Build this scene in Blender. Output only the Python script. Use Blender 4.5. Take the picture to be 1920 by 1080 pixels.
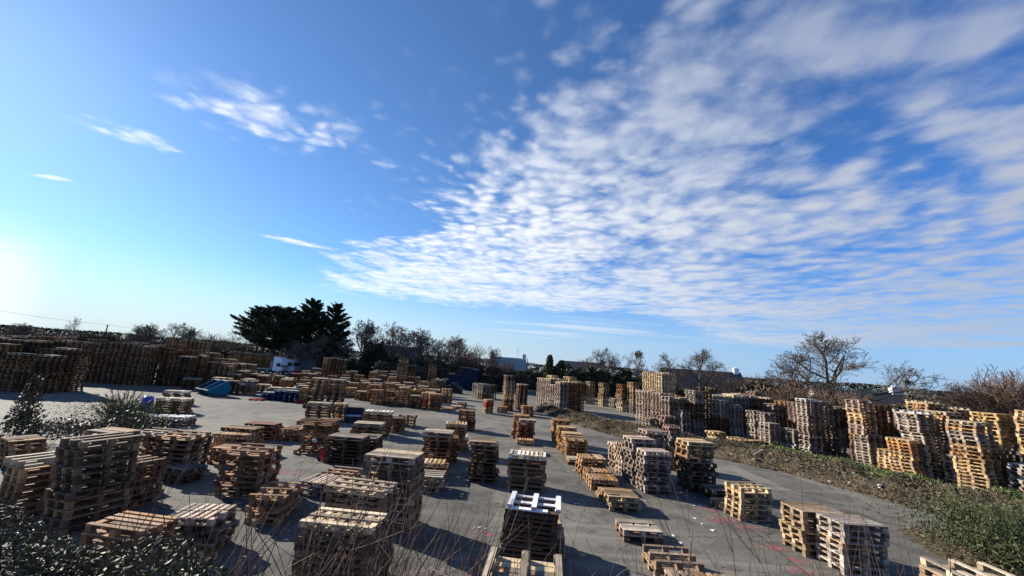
import bpy, math, random
import numpy as np
R = math.radians
rng = np.random.default_rng(7)
random.seed(7)
for o in list(bpy.data.objects): bpy.data.objects.remove(o)
scene = bpy.context.scene
COL = scene.collection

# ------------------------------------------------------------------ camera
cam = bpy.data.cameras.new('camera')
cam.sensor_width = 36.0
cam.lens = 36.0 * 727.5 / 1920.0
cam.clip_end = 6000
cam_ob = bpy.data.objects.new('camera', cam); COL.objects.link(cam_ob)
_p, _r, _y = R(11.737), R(3.947), R(-1.215)
_f = np.array([math.sin(_y)*math.cos(_p), math.cos(_y)*math.cos(_p), math.sin(_p)])
_r0 = np.array([math.cos(_y), -math.sin(_y), 0.0]); _u0 = np.cross(_r0, _f)
_rt = math.cos(_r)*_r0 + math.sin(_r)*_u0; _up = -math.sin(_r)*_r0 + math.cos(_r)*_u0
from mathutils import Matrix
cam_ob.matrix_world = Matrix(((_rt[0], _up[0], -_f[0], 0), (_rt[1], _up[1], -_f[1], 0), (_rt[2], _up[2], -_f[2], 4.409), (0, 0, 0, 1)))
scene.camera = cam_ob

# ------------------------------------------------------------------ light
SUN_AZ, SUN_EL = R(-61), R(24.5)          # azimuth from +Y, clockwise seen from above
SUN = np.array([math.sin(SUN_AZ)*math.cos(SUN_EL), math.cos(SUN_AZ)*math.cos(SUN_EL), math.sin(SUN_EL)])
sl = bpy.data.lights.new('sun', 'SUN'); sl.energy = 5.0; sl.angle = R(0.53); sl.color = (1.0, 0.93, 0.82)
so = bpy.data.objects.new('sun', sl); COL.objects.link(so)
from mathutils import Vector
so.rotation_euler = Vector((-SUN).tolist()).to_track_quat('-Z', 'Y').to_euler()
vs = scene.view_settings
scene.display_settings.display_device = 'sRGB'
vs.view_transform = 'Standard'; vs.look = 'None'; vs.exposure = EXPO = 1.12; vs.gamma = 1.0
scene.cycles.max_bounces = 6
scene.cycles.use_denoising = True

# ------------------------------------------------------------------ node helper
class NT:
    def __init__(s, tree): s.t = tree
    def n(s, typ, **kw):
        nd = s.t.nodes.new(typ)
        for k, v in kw.items(): setattr(nd, k, v)
        return nd
    def link(s, a, b): s.t.links.new(a, b)
    def put(s, sock, v):
        if hasattr(v, 'is_output') or isinstance(v, bpy.types.NodeSocket): s.link(v, sock)
        else: sock.default_value = v
    def m(s, op, a, b=None, c=None, clamp=False):
        nd = s.n('ShaderNodeMath', operation=op, use_clamp=clamp)
        for i, v in enumerate((a, b, c)):
            if v is not None: s.put(nd.inputs[i], v)
        return nd.outputs[0]
    def add(s, a, b): return s.m('ADD', a, b)
    def sub(s, a, b): return s.m('SUBTRACT', a, b)
    def mul(s, a, b): return s.m('MULTIPLY', a, b)
    def smooth(s, x, lo, hi, a=0.0, b=1.0):
        nd = s.n('ShaderNodeMapRange', interpolation_type='SMOOTHSTEP')
        s.put(nd.inputs['Value'], x); s.put(nd.inputs['From Min'], lo); s.put(nd.inputs['From Max'], hi)
        s.put(nd.inputs['To Min'], a); s.put(nd.inputs['To Max'], b)
        return nd.outputs['Result']
    def mix(s, f, a, b, blend='MIX'):
        nd = s.n('ShaderNodeMix', data_type='RGBA', blend_type=blend)
        s.put(nd.inputs[0], f); s.put(nd.inputs[6], a); s.put(nd.inputs[7], b)
        return nd.outputs[2]
    def noise(s, vec, scale, detail=4.0, rough=0.5, dist=0.0, col=False):
        nd = s.n('ShaderNodeTexNoise')
        if vec is not None: s.link(vec, nd.inputs['Vector'])
        nd.inputs['Scale'].default_value = scale; nd.inputs['Detail'].default_value = detail
        nd.inputs['Roughness'].default_value = rough; nd.inputs['Distortion'].default_value = dist
        return nd.outputs['Color' if col else 'Fac']
    def vor(s, vec, scale, smooth=0.5, feature='SMOOTH_F1'):
        nd = s.n('ShaderNodeTexVoronoi', feature=feature)
        s.link(vec, nd.inputs['Vector']); nd.inputs['Scale'].default_value = scale
        if feature == 'SMOOTH_F1': nd.inputs['Smoothness'].default_value = smooth
        return nd.outputs['Distance']
    def xyz(s, x, y, z=0.0):
        nd = s.n('ShaderNodeCombineXYZ'); s.put(nd.inputs[0], x); s.put(nd.inputs[1], y); s.put(nd.inputs[2], z)
        return nd.outputs[0]
    def vadd(s, a, b, op='ADD'):
        nd = s.n('ShaderNodeVectorMath', operation=op); s.put(nd.inputs[0], a); s.put(nd.inputs[1], b)
        return nd.outputs[0]
    def scale(s, a, k):
        nd = s.n('ShaderNodeVectorMath', operation='SCALE'); s.put(nd.inputs[0], a); nd.inputs['Scale'].default_value = k
        return nd.outputs[0]
    def ell(s, x, y, cx, cy, rx, ry, inner=0.3, rot=0.0):
        dx, dy = s.sub(x, cx), s.sub(y, cy)
        c, sn = math.cos(rot), math.sin(rot)
        u = s.add(s.mul(dx, c), s.mul(dy, sn)); v = s.sub(s.mul(dy, c), s.mul(dx, sn))
        u = s.mul(u, 1.0/rx); v = s.mul(v, 1.0/ry)
        d = s.m('SQRT', s.add(s.mul(u, u), s.mul(v, v)))
        return s.smooth(d, inner, 1.0, 1.0, 0.0)

# ------------------------------------------------------------------ sky: Nishita plus one layer of altocumulus
world = bpy.data.worlds.new('World'); scene.world = world; world.use_nodes = True
wt = world.node_tree; wt.nodes.clear(); W = NT(wt)
sky = W.n('ShaderNodeTexSky', sky_type='NISHITA')
sky.sun_disc = False; sky.sun_elevation = SUN_EL; sky.sun_rotation = SUN_AZ
sky.air_density = 1.0; sky.dust_density = 0.12; sky.ozone_density = 2.5; sky.altitude = 0
tc = W.n('ShaderNodeTexCoord'); sp = W.n('ShaderNodeSeparateXYZ'); W.link(tc.outputs['Generated'], sp.inputs[0])
dz = W.m('MAXIMUM', sp.outputs[2], 0.015)
px = W.m('DIVIDE', sp.outputs[0], dz); py = W.m('DIVIDE', sp.outputs[1], dz)      # point of the cloud layer seen in this direction
P0 = W.xyz(px, py)
warp = W.vadd(W.noise(P0, 1.1, 3, 0.55, col=True), (0.5, 0.5, 0.5), 'SUBTRACT')
warp2 = W.vadd(W.noise(P0, 5.0, 3, 0.6, col=True), (0.5, 0.5, 0.5), 'SUBTRACT')
P1 = W.vadd(P0, W.scale(warp, 0.35)); P2 = W.vadd(P1, W.scale(warp2, 0.16))
rad = W.m('SQRT', W.add(W.mul(px, px), W.mul(py, py)))
big = W.noise(P0, 0.55, 3, 0.5)
edge_n = W.sub(W.noise(P0, 2.2, 4, 0.6), 0.5)
# the deck: everything beyond a ragged western border, out to the last cloud above the horizon
west = W.sub(px, W.sub(0.42, W.mul(py, 0.66)))
west = W.add(west, W.mul(edge_n, 1.7))
deck = W.mul(W.smooth(west, -0.32, 1.15), W.smooth(W.sub(W.add(rad, W.mul(edge_n, 1.6)), W.smooth(px, 1.5, 6.5, 0.0, 5.5)), 5.6, 7.4, 1.0, 0.0))
gap1 = W.ell(px, py, 1.15, 1.28, 0.42, 0.22, 0.2, R(35)); gap2 = W.ell(px, py, 1.95, 1.72, 0.8, 0.24, 0.2, R(30))
gap3 = W.ell(px, py, -1.0, 2.75, 0.75, 0.35, 0.3, R(-25)); gap4 = W.ell(px, py, 1.2, 0.78, 0.5, 0.10, 0.3, R(-20))
gap5 = W.ell(px, py, 2.0, 3.2, 1.5, 0.3, 0.1, R(10))
for gp, k in ((gap1, 0.45), (gap2, 0.42), (gap3, 0.85), (gap4, 0.5), (gap5, 0.25)):
    deck = W.mul(deck, W.sub(1.0, W.mul(gp, k)))
# small cloud patches in the clear western sky
pa = W.ell(px, py, -1.14, 1.52, 0.66, 0.40, 0.05, R(12)); pb = W.ell(px, py, -1.95, 1.73, 0.34, 0.20, 0.1, R(40))
pc = W.ell(px, py, -3.04, 2.27, 0.20, 0.075, 0.1, R(10)); pd = W.ell(px, py, -2.05, 3.38, 0.55, 0.16, 0.15, R(33))
pe = W.ell(px, py, -0.72, 1.86, 0.17, 0.17, 0.1, 0.0); pf = W.ell(px, py, -0.62, 1.42, 0.12, 0.12, 0.1, 0.0)
patch = W.mul(pa, 0.66)
for q, k in ((pb, .62), (pc, .8), (pd, .8), (pe, .5), (pf, .45)): patch = W.m('MAXIMUM', patch, W.mul(q, k))
deck = W.mul(deck, W.smooth(W.noise(P0, 0.9, 4, 0.6), 0.30, 0.62, 0.62, 1.0))
mask = W.m('MAXIMUM', deck, patch)
# cells: fine in the west, bigger puffs further east
fine = W.sub(1.0, W.vor(P2, 10.5, 0.7)); coarse = W.sub(1.0, W.vor(P2, 5.6, 0.8))
east = W.smooth(px, -0.4, 1.6)
far_ = W.smooth(rad, 2.2, 5.0); vcoarse = W.sub(1.0, W.vor(P2, 3.0, 0.8))
east = W.m('MAXIMUM', east, W.mul(far_, 0.7))
cells = W.add(W.mul(fine, W.sub(1.0, east)), W.mul(coarse, east)); cells = W.add(W.mul(cells, W.sub(1.0, W.mul(far_, 0.30))), W.mul(vcoarse, W.mul(far_, 0.30)))
fb = W.noise(P1, 5.5, 6, 0.62); fbc = W.noise(P1, 2.4, 5, 0.58); fb = W.add(W.mul(fb, W.sub(1.0, W.mul(far_, 0.35))), W.mul(fbc, W.mul(far_, 0.35))); fb2 = W.noise(P1, 16.0, 4, 0.6)
dens = W.add(W.mul(cells, W.smooth(rad, 3.0, 7.5, 0.80, 0.45)), W.mul(W.smooth(rad, 3.0, 7.5), 0.20))
dens = W.add(dens, W.mul(W.sub(fb, 0.12), 0.74))
dens = W.add(dens, W.add(W.mul(fb2, W.smooth(px, -0.5, 2.0, 0.26, 0.12)), W.mul(big, 0.40)))
dens = W.add(dens, W.mul(mask, 0.62))
alpha = W.smooth(dens, 1.12, 1.84)
alpha = W.mul(alpha, W.smooth(mask, 0.02, 0.55))
alpha = W.mul(alpha, W.smooth(rad, 0.95, 2.6, 0.44, 0.92))
# low thin streaks and the bright bank in the west
streak = W.noise(W.xyz(W.mul(px, 0.22), W.mul(py, 0.9)), 1.0, 4, 0.6)
lowband = W.mul(W.smooth(rad, 6.6, 8.2), W.smooth(rad, 11.0, 15.0, 1.0, 0.0))
lowband = W.mul(lowband, W.smooth(px, -2.0, 1.5))
alpha = W.m('MAXIMUM', alpha, W.mul(W.mul(lowband, W.smooth(streak, 0.48, 0.66)), 0.5))
azx = W.m('DIVIDE', px, W.m('MAXIMUM', rad, 0.001))
bank = W.mul(W.smooth(azx, -0.765, -0.825), W.smooth(W.add(rad, W.mul(streak, 4.5)), 7.2, 11.5))
alpha = W.m('MAXIMUM', alpha, W.mul(bank, 0.72))
# cloud brightness: forward scattering towards the sun, greyer away from it and in the thick middle
dot = W.n('ShaderNodeVectorMath', operation='DOT_PRODUCT'); W.link(tc.outputs['Generated'], dot.inputs[0]); dot.inputs[1].default_value = SUN.tolist()
fw = W.smooth(dot.outputs['Value'], -0.45, 0.85)
thick = W.smooth(W.add(W.mul(coarse, 0.6), W.mul(fb, 0.9)), 0.75, 1.2)
ccol = W.mix(fw, (3.6, 3.9, 4.6, 1), (8.6, 8.8, 9.0, 1))
ccol = W.mix(W.mul(thick, 0.30), ccol, W.mix(0.5, ccol, (2.5, 2.9, 3.7, 1)))
hsv = W.n('ShaderNodeHueSaturation'); hsv.inputs['Saturation'].default_value = 1.0; hsv.inputs['Value'].default_value = 0.99; hsv.inputs['Hue'].default_value = 0.5
tint = W.n('ShaderNodeMix', data_type='RGBA', blend_type='MULTIPLY'); tint.inputs[0].default_value = 1.0; pass
dot = W.n('ShaderNodeVectorMath', operation='DOT_PRODUCT'); W.link(tc.outputs['Generated'], dot.inputs[0]); dot.inputs[1].default_value = SUN.tolist()
W.link(W.mix(W.smooth(dot.outputs['Value'], -0.35, 0.85), (0.47, 0.90, 1.48, 1), (0.66, 0.92, 1.20, 1)), tint.inputs[7])
W.link(sky.outputs[0], tint.inputs[6]); W.link(tint.outputs[2], hsv.inputs['Color'])
low = W.mul(W.smooth(sp.outputs[2], 0.0, 0.20, 1.0, 0.0), 0.90)
skyc = W.mix(low, hsv.outputs[0], W.mix(W.smooth(dot.outputs['Value'], -0.2, 0.9), (2.9, 4.2, 6.2, 1), (5.2, 6.0, 6.5, 1)))
final = W.mix(alpha, skyc, ccol)
bg = W.n('ShaderNodeBackground'); bg.inputs['Strength'].default_value = 0.06; W.link(final, bg.inputs[0])
wo = W.n('ShaderNodeOutputWorld'); W.link(bg.outputs[0], wo.inputs[0])

# ------------------------------------------------------------------ materials
def material(name, build, rough=0.8, spec=0.3):
    m = bpy.data.materials.new(name); m.use_nodes = True
    t = NT(m.node_tree); b = m.node_tree.nodes['Principled BSDF']
    b.inputs['Roughness'].default_value = rough; b.inputs['Specular IOR Level'].default_value = spec
    build(t, b); return m
def objco(t):
    return t.n('ShaderNodeTexCoord').outputs['Object']
def flat(name, col, rough=0.7, var=0.12, scale=6.0, spec=0.3, metal=0.0):
    def f(t, b):
        n = t.noise(objco(t), scale, 5, 0.6)
        c = t.mix(n, tuple(x*(1-var*2) for x in col)+(1,), tuple(min(1, x*(1+var*2)) for x in col)+(1,))
        t.link(c, b.inputs['Base Color']); b.inputs['Metallic'].default_value = metal
    return material(name, f, rough, spec)

def wood_build(source):
    def f(t, b):
        if source == 'object': base = t.n('ShaderNodeObjectInfo').outputs['Color']
        else: base = t.n('ShaderNodeAttribute', attribute_name='tone').outputs['Color']
        geo = t.n('ShaderNodeNewGeometry'); isl = geo.outputs['Random Per Island']
        oi = t.n('ShaderNodeObjectInfo').outputs['Random']
        r = t.m('FRACT', t.add(t.mul(isl, 7.31), t.mul(oi, 3.7)))
        k = t.smooth(r, 0.0, 1.0, 0.50, 1.30)
        pos = geo.outputs['Position']
        g1 = t.noise(pos, 26.0, 5, 0.65); g2 = t.noise(pos, 3.0, 3, 0.6)
        k = t.mul(k, t.smooth(g1, 0.25, 0.75, 0.74, 1.22)); k = t.mul(k, t.smooth(g2, 0.3, 0.7, 0.8, 1.15))
        grey = t.n('ShaderNodeRGBToBW'); t.link(base, grey.inputs[0])
        r2 = t.m('FRACT', t.mul(isl, 23.7))
        c = t.mix(t.mul(t.smooth(r2, 0.5, 1.0), 0.35), base, grey.outputs[0])
        mul = t.n('ShaderNodeVectorMath', operation='SCALE'); t.link(c, mul.inputs[0]); t.link(k, mul.inputs['Scale'])
        t.link(mul.outputs[0], b.inputs['Base Color'])
    return f
M_WOOD = material('pallet_wood', wood_build('object'), 0.85, 0.2)
M_BULK = material('stacked_pallet_wood', wood_build('attr'), 0.85, 0.2)

def asphalt(t, b):
    p = t.n('ShaderNodeNewGeometry').outputs['Position']
    n1 = t.noise(p, 0.11, 6, 0.65); n2 = t.noise(p, 0.9, 6, 0.68); n3 = t.noise(p, 9.0, 5, 0.75); n4 = t.noise(p, 34.0, 4, 0.85)
    c = t.mix(t.smooth(n1, 0.36, 0.64), (0.102, 0.095, 0.081, 1), (0.185, 0.170, 0.146, 1))
    c = t.mix(t.mul(t.smooth(n2, 0.46, 0.64), 0.8), c, (0.062, 0.058, 0.051, 1))
    c = t.mix(t.mul(t.smooth(n3, 0.50, 0.70), 0.6), c, (0.225, 0.205, 0.175, 1))
    c = t.mix(t.mul(t.smooth(n4, 0.46, 0.66), 0.65), c, (0.045, 0.042, 0.038, 1))
    wv = t.vadd(p, t.scale(t.noise(p, 0.5, 4, 0.6, col=True), 2.2))
    cr = t.vor(wv, 0.20, 0.2, 'DISTANCE_TO_EDGE')
    c = t.mix(t.mul(t.smooth(cr, 0.0, 0.009, 1.0, 0.0), 0.75), c, (0.03, 0.028, 0.025, 1))
    for rot, sx, lo in ((12, 0.9, 0.56), (-27, 1.3, 0.60), (72, 1.1, 0.60)):          # worn wheel lanes
        st = t.n('ShaderNodeMapping'); st.inputs['Scale'].default_value = (0.045, sx, 1); st.inputs['Rotation'].default_value = (0, 0, R(rot)); t.link(p, st.inputs[0])
        n5 = t.noise(st.outputs[0], 1.0, 5, 0.62)
        c = t.mix(t.mul(t.smooth(n5, lo-.02, lo+.11), 0.5), c, (0.215, 0.198, 0.168, 1) if rot > 0 else (0.06, 0.056, 0.05, 1))
    pv = t.n('ShaderNodeTexVoronoi', feature='F1', distance='CHEBYCHEV'); t.link(t.vadd(p, t.scale(t.noise(p, 1.5, 3, 0.6, col=True), 0.25)), pv.inputs['Vector']); pv.inputs['Scale'].default_value = 0.17
    pr = t.n('ShaderNodeSeparateColor'); t.link(pv.outputs['Color'], pr.inputs[0])
    c = t.mix(t.mul(t.smooth(pr.outputs[0], 0.74, 0.78), 0.42), c, (0.055, 0.052, 0.047, 1)); c = t.mix(t.mul(t.smooth(pr.outputs[1], 0.76, 0.80), 0.30), c, (0.20, 0.182, 0.152, 1))
    oil = t.vor(t.vadd(p, t.scale(t.noise(p, 2.0, 3, 0.6, col=True), 0.5)), 0.33, 0.2, 'F1')
    c = t.mix(t.mul(t.smooth(oil, 0.10, 0.24, 1.0, 0.0), 0.6), c, (0.035, 0.033, 0.031, 1))
    t.link(c, b.inputs['Base Color'])
    bp = t.n('ShaderNodeBump'); bp.inputs['Strength'].default_value = 0.5; bp.inputs['Distance'].default_value = 0.012
    t.link(t.add(n4, n3), bp.inputs['Height']); t.link(bp.outputs[0], b.inputs['Normal'])
M_ASPH = material('worn_asphalt', asphalt, 0.88, 0.18)
def soil(t, b):
    p = t.n('ShaderNodeNewGeometry').outputs['Position']
    n1 = t.noise(p, 0.06, 5, 0.6); n2 = t.noise(p, 2.5, 6, 0.7)
    c = t.mix(t.smooth(n1, 0.4, 0.6), (0.07, 0.075, 0.03, 1), (0.12, 0.09, 0.055, 1))
    c = t.mix(t.mul(n2, 0.5), c, (0.05, 0.04, 0.028, 1))
    t.link(c, b.inputs['Base Color'])
M_SOIL = material('rough_soil', soil, 0.95, 0.1)
def rubble_mat(t, b):
    p = t.n('ShaderNodeNewGeometry').outputs['Position']
    n1 = t.noise(p, 0.7, 5, 0.7); n2 = t.noise(p, 9.0, 6, 0.75); v = t.vor(p, 7.0, 0.2, 'F1')
    c = t.mix(t.smooth(n1, 0.35, 0.65), (0.055, 0.045, 0.028, 1), (0.17, 0.135, 0.085, 1))
    c = t.mix(t.smooth(n2, 0.38, 0.62), c, (0.04, 0.03, 0.02, 1))
    c = t.mix(t.mul(t.smooth(v, 0.0, 0.18, 1.0, 0.0), 0.5), c, (0.36, 0.32, 0.26, 1))
    t.link(c, b.inputs['Base Color'])
    bp = t.n('ShaderNodeBump'); bp.inputs['Strength'].default_value = 0.9; bp.inputs['Distance'].default_value = 0.08
    t.link(n2, bp.inputs['Height']); t.link(bp.outputs[0], b.inputs['Normal'])
M_RUB = material('earth_and_rubble', rubble_mat, 0.95, 0.1)
def leafmat(name, c1, c2, rough, spec, trans=0.0):
    def f(t, b):
        isl = t.n('ShaderNodeNewGeometry').outputs['Random Per Island']
        p = t.n('ShaderNodeNewGeometry').outputs['Position']
        n = t.noise(p, 1.3, 4, 0.6)
        f1 = t.add(t.mul(isl, 0.6), t.mul(n, 0.5))
        t.link(t.mix(t.smooth(f1, 0.15, 0.95), c1+(1,), c2+(1,)), b.inputs['Base Color'])
    return material(name, f, rough, spec)
M_BARK = flat('grey_bark', (0.060, 0.050, 0.040), 0.9, 0.25, 8, 0.15)
M_TWIGR = flat('russet_twigs', (0.15, 0.098, 0.070), 0.85, 0.2, 4, 0.2)
M_TWIG = flat('brown_twigs', (0.100, 0.079, 0.060), 0.85, 0.2, 4, 0.2)
M_TWIGL = flat('grey_brown_twigs', (0.16, 0.132, 0.105), 0.85, 0.2, 4, 0.2)
M_TWIGP = flat('pale_twigs', (0.22, 0.19, 0.16), 0.85, 0.2, 4, 0.2)
M_STEM = flat('reddish_stems', (0.105, 0.058, 0.043), 0.75, 0.25, 9, 0.2)
M_CEDAR = leafmat('cypress_foliage', (0.014, 0.024, 0.013), (0.042, 0.058, 0.028), 0.8, 0.15)
M_HEDGE = leafmat('dark_hedge_leaves', (0.02, 0.026, 0.013), (0.075, 0.068, 0.035), 0.7, 0.25)
M_BRAMB = leafmat('bramble_twigs', (0.055, 0.044, 0.029), (0.15, 0.115, 0.075), 0.8, 0.2)
M_LAUREL = leafmat('glossy_leaves', (0.046, 0.042, 0.022), (0.135, 0.112, 0.064), 0.60, 0.25)
M_BROOM = leafmat('broom_sprigs', (0.04, 0.06, 0.02), (0.13, 0.13, 0.045), 0.7, 0.25)
M_GREEN = leafmat('fresh_green_leaves', (0.05, 0.075, 0.018), (0.12, 0.15, 0.035), 0.6, 0.3)
M_DKGREEN = leafmat('green_broom', (0.028, 0.040, 0.014), (0.085, 0.095, 0.035), 0.65, 0.3)
M_STRAW = leafmat('dead_grass', (0.14, 0.10, 0.055), (0.38, 0.30, 0.17), 0.85, 0.15)
M_SLATE = flat('slate_roof', (0.05, 0.05, 0.052), 0.95, 0.2, 2.5, 0.1)
M_RENDER = flat('pale_render', (0.42, 0.40, 0.37), 0.9, 0.12, 2, 0.2)
M_STONE = flat('brown_stone', (0.17, 0.14, 0.11), 0.9, 0.25, 3, 0.2)
M_WHITE = flat('white_paint', (0.78, 0.79, 0.8), 0.35, 0.03, 1, 0.5)
M_OFFW = flat('dirty_white_paint', (0.55, 0.56, 0.56), 0.5, 0.1, 2, 0.4)
M_GLASS = flat('dark_glass', (0.015, 0.018, 0.022), 0.08, 0.05, 1, 0.6)
M_RUBBER = flat('rubber', (0.018, 0.018, 0.019), 0.8, 0.1, 5, 0.3)
M_DKMET = flat('dark_metal', (0.05, 0.05, 0.055), 0.5, 0.15, 5, 0.5)
M_GREYM = flat('grey_metal', (0.32, 0.33, 0.34), 0.45, 0.15, 5, 0.5)
M_BLUEP = flat('blue_plastic', (0.018, 0.05, 0.36), 0.35, 0.08, 3, 0.5)
M_TEAL = flat('teal_skip_paint', (0.012, 0.12, 0.20), 0.8, 0.15, 3, 0.15)
M_NAVY = flat('dark_skip_paint', (0.012, 0.035, 0.07), 0.85, 0.2, 3, 0.1)
M_RED = flat('red_paint', (0.42, 0.03, 0.03), 0.45, 0.15, 6, 0.4)
M_TRGREY = flat('trailer_green_grey', (0.10, 0.115, 0.11), 0.7, 0.15, 3, 0.3)
M_SKIN = flat('skin', (0.45, 0.27, 0.19), 0.6, 0.05, 10, 0.3)
M_HIVIS = flat('hi_vis_fabric', (0.55, 0.75, 0.06), 0.7, 0.05, 8, 0.2)
M_NAVYC = flat('navy_trousers', (0.02, 0.025, 0.05), 0.9, 0.15, 8, 0.2)
M_HAIR = flat('dark_hair', (0.02, 0.015, 0.012), 0.7, 0.2, 20, 0.3)
M_BLACKP = flat('black_plastic', (0.014, 0.014, 0.016), 0.55, 0.2, 6, 0.4)
def paintmat(t, b):
    p = t.n('ShaderNodeNewGeometry').outputs['Position']
    n = t.noise(p, 4.0, 7, 0.8)
    b.inputs['Base Color'].default_value = (0.46, 0.105, 0.14, 1)
    tr = t.n('ShaderNodeBsdfTransparent'); mx = t.n('ShaderNodeMixShader')
    t.link(t.mul(t.smooth(n, 0.47, 0.63), 0.85), mx.inputs[0]); t.link(tr.outputs[0], mx.inputs[1]); t.link(b.outputs[0], mx.inputs[2])
    out = [x for x in t.t.nodes if x.type == 'OUTPUT_MATERIAL'][0]; t.link(mx.outputs[0], out.inputs['Surface'])
M_PINK = material('sprayed_pink_paint', paintmat, 0.8, 0.2)
M_LITTER = flat('white_litter', (0.75, 0.74, 0.72), 0.6, 0.1, 10, 0.3)

# ------------------------------------------------------------------ mesh tools
class MB:
    """Collects boxes, tubes and polygons and builds them as one mesh."""
    def __init__(s): s.v = []; s.f = []; s.n = 0; s.tone = []
    def raw(s, v, f, tone=None):
        v = np.asarray(v, float).reshape(-1, 3); f = np.asarray(f, int)
        s.v.append(v); s.f.append(f + s.n); s.n += len(v)
        if tone is not None: s.tone.append(np.tile(tone, (len(f), 1)))
    def box(s, x0, y0, z0, x1, y1, z1, tone=None):
        v = [(x0,y0,z0),(x1,y0,z0),(x1,y1,z0),(x0,y1,z0),(x0,y0,z1),(x1,y0,z1),(x1,y1,z1),(x0,y1,z1)]
        s.raw(v, BOXF, tone)
    def cbox(s, c, d, rot=0.0, tone=None):
        x, y, z = np.array(d)/2.0; v = np.array([(-x,-y,-z),(x,-y,-z),(x,y,-z),(-x,y,-z),(-x,-y,z),(x,-y,z),(x,y,z),(-x,y,z)])
        cs, sn = math.cos(rot), math.sin(rot); q = v.copy(); q[:,0] = v[:,0]*cs-v[:,1]*sn; q[:,1] = v[:,0]*sn+v[:,1]*cs
        s.raw(q+np.array(c), BOXF, tone)
    def prism(s, poly, y0, y1):
        n = len(poly); v = [(x, y0, z) for x, z in poly]+[(x, y1, z) for x, z in poly]
        for i in range(n):
            j = (i+1) % n; q = [v[i], v[j], v[n+j], v[n+i]]; s.raw(q, [(0, 1, 2, 3)])
        for k in range(1, n-1, 2):
            for base, rv in ((0, 1), (n, 0)):
                ids = [0, k, k+1, k+2] if k+2 < n else [0, k, k+1, k+1]
                q = [v[base+i] for i in ids]
                if len(set(ids)) == 3: q = [v[base+i] for i in ids[:3]]; q.append(((np.array(q[2])+np.array(q[0]))/2).tolist())
                if rv: q = q[::-1]
                s.raw(q, [(0, 1, 2, 3)])
    def tube(s, pts, rads, k=5, cap=True):
        pts = np.asarray(pts, float); n = len(pts); ring = []
        for i in range(n):
            d = pts[min(i+1, n-1)]-pts[max(i-1, 0)]; d = d/(np.linalg.norm(d)+1e-9)
            a = np.array([0, 0, 1.0]) if abs(d[2]) < 0.9 else np.array([1.0, 0, 0])
            u = np.cross(d, a); u /= np.linalg.norm(u); w = np.cross(d, u)
            t = np.arange(k)*2*math.pi/k
            ring.append(pts[i]+rads[i]*(np.cos(t)[:, None]*u+np.sin(t)[:, None]*w))
        f = []
        for i in range(n-1):
            for j in range(k): f.append((i*k+j, i*k+(j+1) % k, (i+1)*k+(j+1) % k, (i+1)*k+j))
        if cap and k == 4: f += [(3, 2, 1, 0), tuple((n-1)*k+j for j in range(4))]
        s.raw(np.concatenate(ring), f)
        if cap and k > 4:
            for base, rv in ((0, 1), ((n-1)*k, 0)):
                r_ = ring[0] if base == 0 else ring[-1]; c = r_.mean(0)
                for j in range(0, k):
                    a_, b_ = r_[j], r_[(j+1) % k]
                    q = [c, a_, (a_+b_)/2, b_]
                    s.raw(q[::-1] if rv else q, [(0, 1, 2, 3)])
    def lathe(s, prof, k=16, c=(0, 0, 0)):
        s.tube_profile = None
        v = []; n = len(prof)
        for r_, z in prof:
            for j in range(k): v.append((c[0]+r_*math.cos(2*math.pi*j/k), c[1]+r_*math.sin(2*math.pi*j/k), c[2]+z))
        f = [(i*k+j, i*k+(j+1) % k, (i+1)*k+(j+1) % k, (i+1)*k+j) for i in range(n-1) for j in range(k)]
        s.raw(v, f)
    def mesh(s, name, m):
        v = np.concatenate(s.v); f = np.concatenate(s.f)
        me = bpy.data.meshes.new(name)
        me.vertices.add(len(v)); me.vertices.foreach_set('co', v.ravel())
        me.loops.add(f.size); me.loops.foreach_set('vertex_index', f.ravel().astype(np.int32))
        me.polygons.add(len(f)); me.polygons.foreach_set('loop_start', np.arange(0, f.size, 4, dtype=np.int32))
        me.update(calc_edges=True)
        if s.tone:
            t = np.concatenate(s.tone); a = me.attributes.new('tone', 'FLOAT_COLOR', 'FACE')
            a.data.foreach_set('color', np.concatenate([t, np.ones((len(t), 1))], 1).ravel())
        me.materials.append(m); me.validate()
        me.polygons.foreach_set('use_smooth', np.zeros(len(me.polygons), bool))
        return me
    def build(s, name, m, parent=None, smooth=False):
        me = s.mesh(name, m)
        if smooth: me.polygons.foreach_set('use_smooth', np.ones(len(me.polygons), bool))
        return link(bpy.data.objects.new(name, me), parent)
BOXF = np.array([(0,3,2,1),(4,5,6,7),(0,1,5,4),(1,2,6,5),(2,3,7,6),(3,0,4,7)])
def link(o, parent=None):
    COL.objects.link(o)
    if parent is not None: o.parent = parent
    return o
def tag(o, label=None, cat=None, group=None, kind=None):
    for k, v in (('label', label), ('category', cat), ('group', group), ('kind', kind)):
        if v: o[k] = v
    return o
def thing(name, label, cat, loc=(0, 0, 0), rz=0.0, group=None):
    o = bpy.data.objects.new(name, None); o.location = loc; o.rotation_euler = (0, 0, rz); o.empty_display_size = 0.2
    link(o); return tag(o, label, cat, group)
def copy_tree(o, parent=None):
    c = o.copy(); COL.objects.link(c)
    if parent is not None: c.parent = parent
    for ch in list(o.children): copy_tree(ch, c)
    return c

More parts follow.
